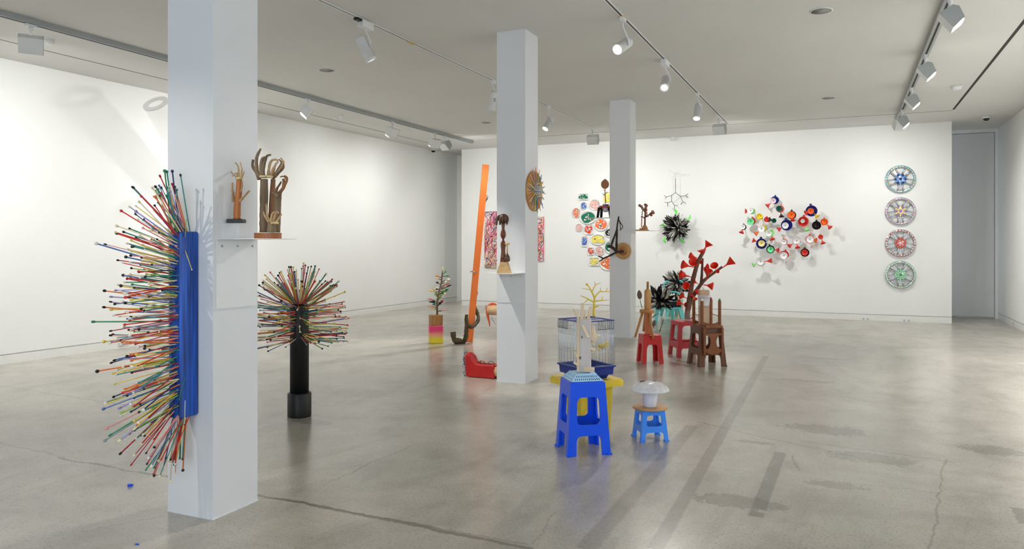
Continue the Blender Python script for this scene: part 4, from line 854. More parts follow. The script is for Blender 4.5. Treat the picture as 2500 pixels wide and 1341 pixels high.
# ---- brown stool carrying an upturned chair and the log with white tub
pF = onz(1697, 896); pR = onz(1761, 898); w = dist(pF) + .15; s = w / FPX; c = at(1725, 888, w); c.z = 0
ang = TH + .2
M_bn = mat('brown_plastic', (92, 52, 24), .42, var=.1); HN = HC - (797 - HY) * w / FPX
stool('plastic_stool', 'brown plastic stool beneath the upturned wooden chair', c, ang, HN - .006, .128, .165, M_bn, .30, (.62, .46, .84), rnd_top=.03, arch_w=.62, foot=.006, th=.014)
M_ch = wood('chair_wood', (146, 84, 42), (108, 58, 28), .5, 12)
q = c + UP * (HN + .0005)
t = thing('upturned_chair', 'small brown wooden chair upside down with coloured leg tips', 'chair', q)
Rn = Matrix.Translation(q) @ Matrix.Rotation(ang, 4, 'Z'); hw = .125; lh = HC - (733 - HY) * w / FPX - q.z
part('seat', MB().prism(rrect(hw, hw, .015, 3), .0, .022, Rn), M_ch, t)
for (sx_, sy_), k in zip(((-1, -1), (1, -1), (-1, 1), (1, 1)), ('cream', 'green', 'orange', 'crimson')):
    lgp = part('leg', MB().box((-.0145, -.0145, .0225), (.0145, .0145, lh), 0, Rn @ Matrix.Translation((sx_ * (hw - .018), sy_ * (hw - .018), 0)), .004), M_ch, t)
    part('leg_tip', MB().lathe([(.014, lh), (.015, lh + .010), (.006, lh + .022), (.001, lh + .024)], Rn @ Matrix.Translation((sx_ * (hw - .018), sy_ * (hw - .018), 0)), 6, 0, False), nmat(k), lgp)
def curved_rail(z0, z1, dip, y, nm):
    top_ = [(x, z1 - dip * (1 - (x / (hw - .035)) ** 2)) for x in [(-1 + 2 * i / 12) * (hw - .035) for i in range(13)]]
    return part(nm, MB().prism(top_[::-1] + [(-(hw - .035), z0), (hw - .035, z0)], y, y + .018, Rn @ Matrix.Rotation(math.pi / 2, 4, 'X')), M_ch, t)
curved_rail(.0235, .062, .022, hw - .026, 'apron'); curved_rail(.0235, .062, .022, -hw + .012, 'apron')
for sgn in (-1, 1):
    part('back_post', MB().box((-.014, -.012, -.305), (.014, .012, .0), 0, Rn @ Matrix.Translation((sgn * (hw - .018), -hw - .045, 0)), .003), M_ch, t)
    part('post_joint', MB().box((-.014, -hw - .033, .0005), (.014, -hw - .0005, .022), 0, Rn @ Matrix.Translation((sgn * (hw - .018), 0, 0))), M_ch, t)
Rv = Rn @ Matrix.Rotation(math.pi / 2, 4, 'X')
part('top_rail', MB().prism([(-hw + .033, -.06), (hw - .033, -.06), (hw - .033, -.085), (-hw + .033, -.085)], hw + .036, hw + .052, Rv), M_ch, t)
lo = [(x, -.27 - .028 * (1 - (x / (hw - .033)) ** 2)) for x in [(-1 + 2 * i / 12) * (hw - .033) for i in range(13)]]
part('crest_rail', MB().prism([(-hw + .033, -.235), (-hw + .033, -.27)] + lo[1:-1] + [(hw - .033, -.27), (hw - .033, -.235)], hw + .036, hw + .052, Rv), M_ch, t)
sp = [(.045 + .03 * (2 * i / 10 - 1) ** 2 * 1.0 - .012, -.085 - .15 * i / 10) for i in range(11)]
part('splat', MB().prism(sp + [(-x, z) for x, z in sp[::-1]], hw + .038, hw + .050, Rv), M_ch, t)
part('seat_rail', MB().box((-hw + .033, -hw - .046, -.002), (hw - .033, -hw - .032, .03), 0, Rn), M_ch, t)
for sgn in (-1, 1): part('peg', MB().tube([Rn @ Vector((sgn * (hw - .018), -hw + .03, .12)), Rn @ Vector((sgn * (hw - .018), hw - .03, .135))], .004, 6), mat('peg_copper', (196, 110, 80), .4), t)
ql = at(1718.5, 790, w); ql.z = q.z + .0225; hl = HC - (708 - HY) * w / FPX - ql.z
t = thing('timber_post', 'short pale timber post wearing a white tub between chair legs', 'sculpture', ql)
part('post', MB().box((-11.5 * s, -9 * s, 0), (11.5 * s, 9 * s, hl), 0, Matrix.Translation(ql) @ Matrix.Rotation(TH, 4, 'Z'), .003), wood('sawn_timber', (206, 176, 148), (180, 146, 116), .6, 9), t)
part('tub', MB().lathe([(13.4 * s, hl - 38 * s), (14.6 * s, hl - 16 * s), (16.5 * s, hl - 15.6 * s), (16.5 * s, hl - 13.4 * s), (14.4 * s, hl - 13.4 * s), (13.2 * s, hl - 38 * s)], Matrix.Translation(ql), 26, cap=False), mat('white_tub', (226, 226, 232), .35), t)
part('hook', MB().tube([ql + UP * hl, ql + UP * (hl + 4 * s) - RT * 2 * s, ql + UP * (hl + 9 * s) - RT * 3 * s], [1.6 * s, 1.3 * s, 1 * s], 6), M_pine, t)
# ---- turquoise chairs with black feathers by the back wall
K3 = crop(1570, 630, 7.886); M_tq = mat('turquoise_plastic', (98, 198, 198), .35, var=.03)
def tq_chair(w, x0, x1, ytop, ybot, label, arms):
    s = w / FPX; xm = (x0 + x1) / 2; c = at(xm, ybot, w); c.z = 0; R0 = Matrix.Translation(c) @ Matrix.Rotation(TH + .15, 4, 'Z')
    h = HC - (ytop - HY) * w / FPX; hw = (x1 - x0) / 2 * s * .9
    t = thing('plastic_chair', label, 'chair', c)
    part('seat', MB().prism(rrect(hw, hw, .05, 4), h - .03, h, R0), M_tq, t)
    for sx_ in (-1, 1):
        for sy_ in (-1, 1):
            part('leg', MB().add([(sx_ * (hw - .035 + a * .04) + b * .026 * e, sy_ * (hw - .035 + a * .04) + g * .026 * e, z) for a, z, e in ((1, 0, .9), (0, h - .03, 1.3)) for b, g in ((-1, -1), (1, -1), (1, 1), (-1, 1))], BOXF, 0, False, R0), M_tq, t)
    if arms:
        za = h + arms
        part('arm_rail', MB().tube(curve([R0 @ Vector(p) for p in ((-hw - .02, -hw * .9, za), (-hw * .3, -hw - .03, za - .01), (hw * .6, -hw - .03, za - .005), (hw + .02, -hw * .5, za + .03), (hw + .05, hw * .3, za + .10), (hw * .9, hw, za + .11), (0, hw + .03, za + .03), (-hw * .9, hw, za + .11), (-hw - .04, hw * .2, za + .10), (-hw - .02, -hw * .9, za))]), .016, 8), M_tq, t)
        for sx_ in (-1, 1):
            part('arm_post', MB().tube([R0 @ Vector((sx_ * hw * .9, -hw, h - .002)), R0 @ Vector((sx_ * (hw + .0), -hw * .9, za))], .014, 8), M_tq, t)
        part('fabric', MB().prism(rrect(hw * .95, hw * .95, .04, 4), h + .001, h + arms - .03, R0), mat('black_cloth', (22, 24, 28), .8), t)
    return t, c, h, hw, R0
wA = dist(onz(1612, 786)); tA, cA, hA, hwA, RA = tq_chair(wA + .1, 1585, 1659, 748, 775, 'turquoise plastic armchair with a black feather bunch on its front', .125)
wB = 14.25; tB, cB, hB_, hwB, RB_ = tq_chair(wB, 1618, 1662, 738, 770, 'turquoise plastic stool beneath the round feather ball', 0)
def plume(name, label, cen, n, r, l0, l1, dirfn, loc, kinds):
    t = thing(name, label, 'feathers', loc)
    part('core', MB().ball(cen, r, 0, 8), M_black, t)
    for i in range(n):
        d = dirfn(i).normalized(); me = random.choice(kinds); feather(t, me, cen + d * r * .8, d, rnd(l0, l1))
    return t
KB = FB * 3 + FG * 3 + FWt * 2
sA = wA / FPX
cf = at(*K3(330, 830), wA - .27)
tfb = plume('feather_bunch', 'spiky black and grey feather bunch on the turquoise armchair', cf, 70, .045, .14, .30, lambda i: (lambda v: v - FW * (v.dot(FW) + rnd(.12, 1)))(Vector((rnd(-1, 1), rnd(-1, .2), rnd(-.6, 1.3))) + RT * rnd(-.3, .6)), cf, KB)
part('tie', MB().tube([cf, cf + FW * .07], .004, 6), M_black, tfb)
cbp = at(*K3(640, 480), wB - .05)
tpl = plume('feather_ball', 'large round ball of black and grey feathers behind the armchair', cbp, 260, .10, .12, .22, lambda i: Vector((rnd(-1, 1), rnd(-1, 1), rnd(-1, 1))), Vector((cbp.x, cbp.y, hB_ + .001)), KB)
part('post', MB().tube([Vector((cbp.x, cbp.y, hB_ + .001)), cbp], .03, 10), M_black, tpl)
part('band', MB().tube(curve(path(K3, wB - .35, [(395, 570), (405, 500), (440, 462), (480, 455), (500, 490)])), .016, 8), M_tq, tpl)
part('band', MB().tube(curve(path(K3, wB - .33, [(700, 440), (735, 445), (765, 470)])), .014, 8), M_tq, tpl)
for x, yb_ in ((475, 1105), (722, 1170)):
    q0 = onz(*K3(x, yb_)); ww_ = dist(q0)
    solo('timber_stump', MB().lathe([(.052, 0), (.05, .01), (.05, .40), (.046, .405)], Matrix.Translation(q0), 16), M_log, 'pale round timber stump %s' % ('between the turquoise legs' if x < 500 else 'beside the turquoise stool behind the funnel tree'), 'stump', origin=q0)
# ---- the small things lying on the floor
q = onz(317, 1188); o = solo('plastic_scrap', MB().box((-.012, -.008, .0003), (.010, .009, .014), 0, Matrix.Translation(q) @ Matrix.Rotation(.6, 4, 'Z'), .003).box((-.004, .006, .0003), (.006, .018, .009), 0, Matrix.Translation(q)), M_bp, 'small crumpled blue scrap on the floor near the needle board', 'scrap', origin=q)
q = onz(335, 1330); solo('plastic_scrap', MB().box((-.010, -.005, .0003), (.008, .005, .004), 0, Matrix.Translation(q), .001), M_bp, 'tiny flat blue fleck on the bare floor', 'scrap', origin=q)
# ================================================================ WALL PIECES
# ---- painted plates
KP = crop(1380, 400, 4.7875)
PCOL = {'green': (22, 116, 84), 'blue': (62, 104, 190), 'pink': (240, 176, 168), 'orange': (240, 118, 66), 'yellow': (240, 222, 90), 'red': (226, 70, 50), 'black': (34, 32, 38)}
PL = [(215, 388, 58, 38, 'r', 'green', 'rectangular white dish with a speckled green patch above the other plates'), (220, 492, 36, 44, 'o', 'blue', 'small oval dish with a blue spotted patch'), (348, 480, 62, 64, 'o', 'pink', 'round white plate with a large pink blob beside the red stool seat'),
      (132, 574, 47, 58, 'o', 'orange', 'oval plate with an orange dotted patch at the edge of the group'), (268, 628, 94, 76, 'o', 'green', 'widest oval plate with a dark green blob'), (505, 398, 70, 74, 'o', 'yellow', 'round plate with a yellow painted face behind the leaf paddle stem'),
      (422, 708, 74, 76, 'o', 'orange', 'round plate with an orange red lobed blob under the shelf'), (165, 746, 40, 44, 'o', 'pink', 'small round plate with pale pink marks'), (275, 768, 50, 58, 'r', 'red', 'square white dish with a red lobed blob'),
      (548, 702, 34, 44, 'o', 'pink', 'pink spotted plate partly behind the pillar'), (525, 806, 60, 52, 'o', 'black', 'oval plate with a black blob and pink spots'), (387, 886, 84, 62, 'o', 'yellow', 'wide oval plate painted pale yellow with rings'),
      (230, 908, 32, 60, 'r', 'blue', 'narrow upright dish with a blue patch'), (303, 1022, 38, 42, 'r', 'red', 'small square dish with a red patch'), (405, 1018, 50, 54, 'o', 'pink', 'round plate with pink and red dots near the dark branch'),
      (528, 972, 62, 76, 'o', 'green', 'plate with a green snaking blob beside the wooden disc'), (343, 1144, 58, 46, 'r', 'yellow', 'rectangular dish with a yellow speckled patch lowest of the dishes'), (500, 1168, 84, 76, 'o', 'orange', 'large plate with an orange red blob under the branch fork')]
M_cer = mat('white_ceramic', (236, 236, 232), .25, var=.01)
for i, (x, y, hx, hy, shp, k, lb) in enumerate(PL):
    c = ony(*KP(x, y), YB); s = dist(c) / FPX / 4.7875 / math.cos(TH) ; sv = dist(c) / FPX / 4.7875
    hw, hh = hx * s, hy * sv; M = frame(c + Vector((0, -.0006, 0)), (0, -1, 0), (1, 0, 0))
    t = thing('painted_plate', lb, 'plate', c, 'painted plates on the back wall')
    o = rrect(hw, hh, min(hw, hh) * .35, 4) if shp == 'r' else oval(hw, hh, 26); n = len(o)
    v = [(px_ * f, py_ * f, z) for f, z in ((.72, 0), (.98, .026), (1, .03), (.95, .03), (.74, .010)) for px_, py_ in o]
    f = [(a * n + j, a * n + (j + 1) % n, a * n + n + (j + 1) % n, a * n + n + j) for a in range(4) for j in range(n)] + [tuple(4 * n + j for j in range(n)), tuple(range(n - 1, -1, -1))]
    part('dish', MB().add(v, f, 0, False, M), M_cer, t)
    bl = blob(hw * .90, hh * .90, 30, .24, i * 7 + 3)
    g = random.Random(i)
    part('painted_patch', MB().prism(bl, .0305, .0325, M), mat('glaze_' + k, PCOL[k], .3, var=.12, scale=30), t)
    dots = MB(); dk = MB()
    for j in range(13):
        a = g.uniform(0, 6.28); r = math.sqrt(g.random()) * .60; rr = g.uniform(.07, .14) * min(hw, hh); dx, dy = math.cos(a) * r * hw, math.sin(a) * r * hh
        if j % 2: dk.prism([(px_ + dx, py_ + dy) for px_, py_ in oval(rr * 1.45, rr * 1.3, 9)], .0326, .0329, M)
        dots.prism([(px_ + dx, py_ + dy) for px_, py_ in oval(rr, rr, 9)], .0330, .0334, M)
    part('outline_spots', dk, mat('glaze_dark', (50, 36, 40) if k != 'black' else (216, 120, 130), .35), t, kind='stuff'); part('white_spots', dots, mat('glaze_white', (244, 238, 230), .3), t, kind='stuff')
# ---- leaf paddle on a small stool, on the far shelf
Ys = (PY[2][0] + PY[2][1]) / 2; c = ony(1477, 530, Ys); c.z = S4 + .0005; w = dist(c); s = w / FPX; K4 = crop(1395, 430, 10.32)
t = thing('toy_stool', 'tiny black legged stool with a red seat on the far shelf', 'stool', c)
zs_ = HC - (505 - HY) * w / FPX; cs = at(*K4(862, 775), w); cs.z = zs_
part('seat', MB().lathe([(15.2 * s, -2.2 * s), (15.8 * s, 0), (15.2 * s, 2.2 * s)], Matrix.Translation(cs), 24), mat('coral_red', (224, 84, 62), .4), t)
for x0, x1, dw in ((700, 660, -.02), (765, 750, .08), (950, 985, -.05), (985, 1005, .06)):
    a = at(*K4(x0, 800), w + dw * .6); b = at(*K4(x1, 1015), w + dw); a.z = zs_ - 2 * s; b.z = c.z
    part('leg', MB().tube([a, (a + b) / 2 + UP * .004, b], [3.6 * s, 3.4 * s, 3.0 * s], 8), mat('black_leg', (22, 24, 24), .5), t)
part('apron', MB().lathe([(5 * s, -13 * s), (9 * s, -2.3 * s)], Matrix.Translation(cs), 12), mat('pale_cloth', (222, 224, 234), .6), t)
cl = cs + UP * (2.2 * s + .0005)
t = thing('leaf_paddle', 'brown wooden leaf on a twig stem in a blue dish', 'sculpture', cl)
part('dish', MB().lathe([(7 * s, 0), (7.8 * s, 3.4 * s), (6.6 * s, 3.4 * s)], Matrix.Translation(cl), 18), mat('blue_dish', (82, 128, 206), .4), t)
part('stem', trunk(MB(), path(K4, w, [(862, 690), (858, 560), (848, 440), (848, 310)]), 1.5 * s, 1.1 * s, 7, .08), M_twig, t)
for q in ([(850, 490), (810, 462), (770, 438)], [(862, 445), (890, 420), (922, 395)], [(845, 375), (820, 355), (793, 335)]): part('twig', trunk(MB(), path(K4, w, q), 1.1 * s, .5 * s, 6, .1), M_twig, t)
lf = [(0, -12), (4.6, -11), (8.4, -7), (9.8, -1.5), (8.8, 4.5), (5, 9), (0, 12.6), (-5, 9), (-8.8, 4.5), (-9.8, -1.5), (-8.4, -7), (-4.6, -11)]
cc = at(*K4(846, 200), w); part('leaf', MB().prism([(a * s, b * s) for a, b in lf], -.012, .012, frame(cc, -FW, RT)), wood('leaf_wood', (206, 142, 96), (164, 104, 66), .45, 8), t)
# ---- disc with dark branch on the third pillar
c = ony(1522, 613, PY[2][0]); w = dist(c); s = w / FPX; Mx = frame(c + Vector((0, -.0006, 0)), (0, -1, 0), (1, 0, 0))
t = thing('branch_disc', 'round sawn wood disc holding a dark forked branch on the pillar', 'sculpture', c)
part('disc', MB().lathe([(20 * s, 0), (20.5 * s, .01), (20 * s, .022), (19 * s, .024)], Mx, 32), wood('sawn_disc', (204, 160, 104), (184, 136, 84), .6, 10, (1, 1, 1)), t)
part('boss', MB().lathe([(10.5 * s, .0245), (10 * s, .045), (5 * s, .06)], Mx, 24), wood('boss_wood', (168, 116, 66), (140, 90, 48), .6), t)
M_dk = wood('dark_branch', (68, 52, 42), (38, 28, 24), .8, 20, (1, 1, .3), .4)
for q, r0, r1 in (([(672, 1025, -.06), (640, 1030, -.12), (600, 1035, -.18), (520, 1075, -.22), (445, 1108, -.25)], 3.4, 2), ([(445, 1108, -.25), (415, 1092, -.26), (385, 1078, -.26)], 1.8, 1.4), ([(445, 1108, -.25), (420, 1128, -.26), (397, 1143, -.26)], 1.8, 1.2), ([(605, 1030, -.18), (570, 995, -.2), (535, 970, -.22), (500, 960, -.24)], 4, 3.4), ([(600, 1020, -.18), (600, 900, -.2), (605, 790, -.2), (605, 740, -.2), (618, 660, -.2), (626, 615, -.2)], 2.8, 1.6), ([(535, 965, -.22), (560, 890, -.21), (590, 810, -.2), (605, 760, -.2)], 2.6, 2), ([(625, 655, -.2), (650, 700, -.2), (672, 738, -.2), (640, 780, -.2)], 1.3, .8), ([(628, 660, -.2), (640, 700, -.2), (645, 775, -.2)], 1.1, .8)):
    part('branch', trunk(MB(), path(KP, w, q), r0 * s, r1 * s, 8, .1, seg=4), M_dk, t)
q = at(*KP(626, 612), w - .2); part('pin', MB().tube([q, q + UP * 1.5 * s], .5 * s, 5), M_white, t)
# ---- flowering wood piece on shelf three
Yf = (PY[2][0] + PY[2][1]) / 2 - .05; c = ony(1572, 564, Yf); c.z = S3 + .0005; w = dist(c); s = w / FPX
t = thing('flower_figure', 'small wooden stem with dark red blossoms on pale blocks', 'sculpture', c)
M_dw = wood('blossom_wood', (122, 64, 44), (84, 38, 28), .5)
cb = at(*KP(930, 770), w); cb.z = c.z
part('base', MB().prism(oval(17 * s, 12 * s, 20), 0, 2.2 * s, Matrix.Translation(at(*KP(898, 770), w).xy.to_3d() + UP * c.z)), M_beech, t)
part('block', MB().lathe([(7.5 * s, 2.3 * s), (7 * s, 8 * s), (5 * s, 9 * s), (4.4 * s, 13 * s)], Matrix.Translation(cb), 10, 0, False), M_beech, t)
part('block', MB().lathe([(4.4 * s, 2.3 * s), (4 * s, 6 * s)], Matrix.Translation(at(*KP(885, 770), w).xy.to_3d() + UP * c.z), 8, 0, False), M_beech, t)
part('stem', trunk(MB(), path(KP, w, [(930, 730), (932, 640), (935, 560), (930, 520)]), 2.2 * s, 1.8 * s, 8, .05), M_dw, t)
part('stem', trunk(MB(), path(KP, w, [(892, 745), (895, 640), (902, 545)]), 1.3 * s, 1.2 * s, 8, .05), M_beech, t)
part('stem', trunk(MB(), path(KP, w, [(935, 625), (975, 600), (1015, 572)]), 1.8 * s, 1.4 * s, 8, .05), M_dw, t)
part('stem', trunk(MB(), path(KP, w, [(885, 618), (910, 625), (935, 650)]), 1.4 * s, 1.2 * s, 7, .05), M_dw, t)
for i, (x, y) in enumerate(((870, 488), (890, 500), (905, 525), (935, 480), (950, 490), (940, 515), (925, 545), (945, 575), (945, 540), (1000, 585), (1020, 560), (1030, 575), (1005, 600), (960, 608))):
    o_ = at(*KP(x, y), w + rnd(-.03, .02)); mb = MB()
    for k in range(5): a = 6.283 * k / 5 + i; mb.ball(o_ + RT * math.cos(a) * 2.2 * s + UP * math.sin(a) * 2.2 * s, 1.6 * s, 0, 5, (1, .6, 1))
    bo = part('blossom', mb, mat('dark_red_petal', (138, 36, 34), .5), t); part('blossom_heart', MB().ball(o_ - FW * 1.4 * s, 1.2 * s, 0, 6), nmat('cream' if i % 3 else 'lime'), bo)
# ---- scribbled canvases
def canvas(x0, x1, ya, yb_, label, seed, wm=None):
    a = ony(x0, ya, YB - .03); b = ony(x1, yb_, YB - .03)
    if wm and wm < 0: a.x = b.x + wm
    if wm and wm > 0: b.x = a.x + wm
    zt_, zb_ = a.z, b.z
    t = thing('scribbled_canvas', label, 'painting', Vector(((a.x + b.x) / 2, YB, zb_)))
    part('canvas', MB().box((a.x, YB - .03, zb_), (b.x, YB - .0006, zt_)), mat('canvas_white', (238, 230, 222), .8, var=.03), t)
    g = random.Random(seed); W_, H_ = b.x - a.x, zt_ - zb_
    for ci, k in enumerate(((224, 60, 140), (236, 120, 90), (240, 190, 80), (96, 60, 130), (60, 50, 70), (236, 150, 190), (120, 160, 90), (214, 60, 70))):
        mb = MB()
        for _ in range(34):
            u, v = g.random(), g.random(); an = g.choice((.9, 2.2, .3, 1.3)) + g.uniform(-.4, .4); L_ = g.uniform(.1, .55) * min(1, H_); pts = []
            cv = g.uniform(-1.2, 1.2)
            for q in range(7):
                f = q / 6 - .5; xx = min(W_ - .004, max(.004, u * W_ + math.cos(an + cv * f) * L_ * f)); zz = min(H_ - .004, max(.004, v * H_ + math.sin(an + cv * f) * L_ * f)); pts.append(Vector((a.x + xx, YB - .0306 - ci * .0002, zb_ + zz)))
            th = g.choice((.003, .004, .006, .018 if ci in (0, 1, 5) else .005)); vs = []; fs = []
            for q, p_ in enumerate(pts):
                d_ = pts[min(q + 1, 6)] - pts[max(q - 1, 0)]; nn = Vector((-d_.z, 0, d_.x)); nn = nn.normalized() * th if nn.length > 1e-6 else Vector((th, 0, 0))
                for sg in (-1, 1):
                    e_ = p_ + nn * sg; e_.x = min(b.x, max(a.x, e_.x)); e_.z = min(zt_, max(zb_, e_.z)); vs.append(e_)
            mb.add(vs, [(2 * q, 2 * q + 1, 2 * q + 3, 2 * q + 2) for q in range(6)])
        part('paint_strokes', mb, mat('stroke_%d' % ci, k, .5), t, kind='stuff')
canvas(1183, 1222, 517, 655, 'tall white canvas scribbled pink and purple beside the orange pole', 3, .52)
canvas(1290, 1328, 530, 638, 'scribbled pink canvas showing beyond the pencil disc pillar', 8, -.55)
# ---- clear tube piece on the long wall
def wl_pt(px_, py_, off):                               # a place this far in front of the long wall
    q = onx(px_, py_, -8.72); return onx(px_, py_, lx(q.y) + off)
a, b = wl_pt(380, 253, .50), wl_pt(468, 420, .32)
M_glass = mat('clear_tube', (206, 206, 206), .06, var=0, alpha=.09); s = dist(a) / FPX
t = thing('clear_tube', 'clear acrylic tube slanting out from the long bright wall', 'sculpture', b)
ax = b - a; M = frame(a, ax); r = 30 * s
part('tube', MB().lathe([(r, 0), (r * .98, ax.length), (r * .92, ax.length), (r * .90, 0)], M, 32, cap=False), M_glass, t)
part('rim', MB().lathe([(r * 1.03, -.01), (r * 1.03, .012), (r * .62, .012), (r * .62, -.01), (r * 1.03, -.01)], M, 32, cap=False), mat('rim_acrylic', (170, 170, 170), .1, var=0, alpha=.25), t)
part('wall_stem', MB().tube([b, Vector((lx(b.y + .1) + .0152, b.y + .1, b.z - .2))], .02, 8), M_glass, t)
q = wl_pt(404, 458, .35); t = thing('clear_beaker', 'small clear acrylic cup on a rod behind the needle fan', 'sculpture', q)
part('cup', MB().lathe([(.07, 0), (.075, .09), (.068, .09), (.064, .01)], Matrix.Translation(q - UP * .05), 20, cap=False), M_glass, t)
part('rod', MB().tube([wl_pt(330, 491, .35), q - UP * .14], .006, 6), M_glass, t)
part('arm', MB().tube([q - UP * .14, Vector((lx(q.y) + .001, q.y, q.z - .14))], .008, 6).tube([q - UP * .14, q - UP * .04], .01, 6), M_glass, t)
# ---- wire twig and feather wreath
K1 = crop(1530, 380, 4.471); q = ony(*K1(533, 250), YB); w = dist(q) - .12; s = w / FPX
M_wi = mat('dark_rod', (70, 70, 72), .5)
t = thing('rod_branch', 'thin dark rod forking downwards on the bare back wall', 'sculpture', q)
for pa in ([(533, 248), (533, 405)], [(533, 405), (490, 436)], [(490, 436), (435, 452)], [(435, 452), (407, 434)], [(435, 452), (418, 474)], [(490, 436), (490, 500)], [(490, 500), (447, 517)], [(447, 517), (414, 511)], [(447, 517), (447, 558)], [(490, 500), (522, 543)], [(522, 543), (556, 548)], [(522, 543), (519, 572)], [(533, 405), (587, 445)], [(587, 445), (645, 436)], [(645, 436), (667, 417)], [(645, 436), (670, 458)], [(587, 445), (612, 505)], [(612, 505), (590, 535)], [(612, 505), (646, 520)]):
    part('rod', MB().tube(path(K1, w, pa), .62 * s, 5), M_wi, t)
part('wall_pin', MB().tube([at(*K1(533, 330), w), ony(*K1(533, 330), YB - .001)], .5 * s, 5), M_wi, t)
t = thing('clear_branch', 'nearly invisible clear acrylic twig above the dark rod branch', 'sculpture', ony(*K1(535, 195), YB))
for pa in ([(533, 250), (530, 195)], [(530, 195), (460, 150)], [(530, 195), (585, 165)], [(530, 195), (650, 210)], [(490, 170), (470, 200)], [(560, 180), (600, 215)], [(600, 205), (700, 210)], [(530, 220), (490, 240)], [(530, 225), (575, 240)]):
    part('rod', MB().tube(path(K1, w - .02, pa), 1.0 * s, 6), M_glass, t)
part('wall_pin', MB().tube([at(*K1(530, 200), w - .02), ony(*K1(530, 200), YB - .001)], .8 * s, 5), M_glass, t)
cw = ony(1652, 557, YB - .12); t = thing('feather_wreath', 'burst of black and white feathers with neon green scraps on wall', 'feathers', ony(1652, 557, YB))
part('core', MB().lathe([(.07, 0), (.07, .14)], frame(ony(1652, 557, YB - .001), (0, -1, 0)), 12), M_black, t)
for i in range(230):
    d = Vector((rnd(-1, 1), rnd(-1.0, -.05), rnd(-1, 1))); d.normalize(); feather(t, random.choice(FB * 3 + FG * 2 + FWt * 2), cw + d * .08, d, rnd(.13, .24))
M_neon = mat('neon_green', (110, 236, 90), .5)
for x, y, aa in ((560, 765, .3), (420, 770, 2.6), (418, 895, 4.4), (590, 905, -1.2), (540, 640, 1.5), (660, 700, .5)):
    o_ = at(*K1(x, y), dist(cw) - .1); part('green_scrap', MB().tube([o_, o_ + RT * math.cos(aa) * .06 + UP * math.sin(aa) * .06, o_ + RT * math.cos(aa + .5) * .11 + UP * math.sin(aa + .5) * .11], [.02, .024, .012], 6, 0, False, .4), M_neon, t)
# ---- funnel flowers
FLOWER_SEED = 1
KF_ = crop(1790, 460, 4.967)
FC = {'navy': (38, 44, 122), 'pinkish': (232, 208, 220), 'red': (222, 58, 48), 'coral': (238, 128, 112), 'dkgreen': (16, 84, 70), 'brown': (60, 30, 28), 'ltgreen': (160, 236, 140), 'white': (238, 238, 236), 'yellow': (240, 214, 44), 'mint': (120, 226, 160), 'black': (26, 25, 26), 'orange': (244, 110, 44), 'cream': (240, 226, 160)}
CN = {'pinkish': 'pale pink', 'dkgreen': 'dark green', 'ltgreen': 'light green'}
FM = {k: funnel_mesh(mat('funnel_' + k, v, .35, var=.03)) for k, v in FC.items()}
tabm = {k: MB().box((-.22, .92, .92), (.22, 1.3, 1.0)).lathe([(.10, .90), (.10, 1.01)], Matrix.Translation((0, 1.3, 0)), 8).mesh('tab', mat('funnel_' + k, FC[k], .35)) for k in ('navy', 'black', 'red', 'coral', 'orange')}
FL = [(500, 147, 47, 'navy', (485, 152, 33, 'pinkish'), [(425, 205, 'red')]), (568, 247, 44, 'coral', (552, 247, 34, 'dkgreen'), [(583, 328, 'brown')]), (238, 277, 36, 'ltgreen', (210, 272, 36, 'white'), [(166, 277, 'red')]), (325, 338, 38, 'yellow', (328, 340, 24, 'yellow'), []), (407, 375, 31, 'red', (407, 375, 18, 'red'), []), (497, 390, 28, 'dkgreen', None, [(455, 383, 'dkgreen')]),
      (238, 402, 40, 'red', (210, 403, 40, 'mint'), []), (122, 468, 33, 'black', (116, 470, 28, 'white'), [(106, 523, 'red')]), (360, 488, 40, 'yellow', (342, 492, 40, 'white'), [(282, 543, 'orange')]), (450, 540, 42, 'ltgreen', (435, 546, 36, 'white'), [(472, 605, 'red')]), (712, 320, 49, 'black', (703, 325, 42, 'orange'), [(720, 375, 'red')]), (650, 446, 65, 'navy', (632, 452, 38, 'white'), [(563, 492, 'red')]),
      (352, 665, 63, 'navy', (340, 670, 38, 'cream'), [(255, 635, 'red'), (432, 655, 'white')]), (457, 740, 47, 'black', (450, 744, 36, 'mint'), [(530, 750, 'red')]), (622, 650, 36, 'red', (615, 652, 31, 'white'), []), (622, 812, 49, 'red', (612, 820, 42, 'white'), []), (330, 894, 56, 'white', (332, 892, 40, 'white'), [(258, 925, 'ltgreen'), (442, 880, 'red')]), (770, 642, 60, 'white', (768, 640, 38, 'white'), [(692, 692, 'red'), (778, 705, 'red')]),
      (872, 780, 49, 'black', (866, 780, 36, 'red'), []), (934, 616, 48, 'red', (928, 624, 42, 'white'), [(988, 628, 'orange')]), (943, 270, 66, 'navy', (938, 275, 36, 'orange'), [(1008, 333, 'yellow'), (893, 292, 'red')]), (860, 406, 60, 'red', (845, 398, 24, 'white'), [(892, 495, 'ltgreen')]), (1017, 445, 51, 'black', (1017, 447, 28, 'black'), []), (1105, 405, 42, 'orange', (1105, 405, 26, 'orange'), [(1166, 466, 'red')]), (1063, 587, 28, 'red', (1063, 587, 18, 'red'), [(1085, 652, 'red')])]
SZ = {0: 'on the top rim of the group', 4: 'between yellow and green ones', 18: 'hanging lowest', 23: ''}
fr_ = random.Random(FLOWER_SEED).uniform
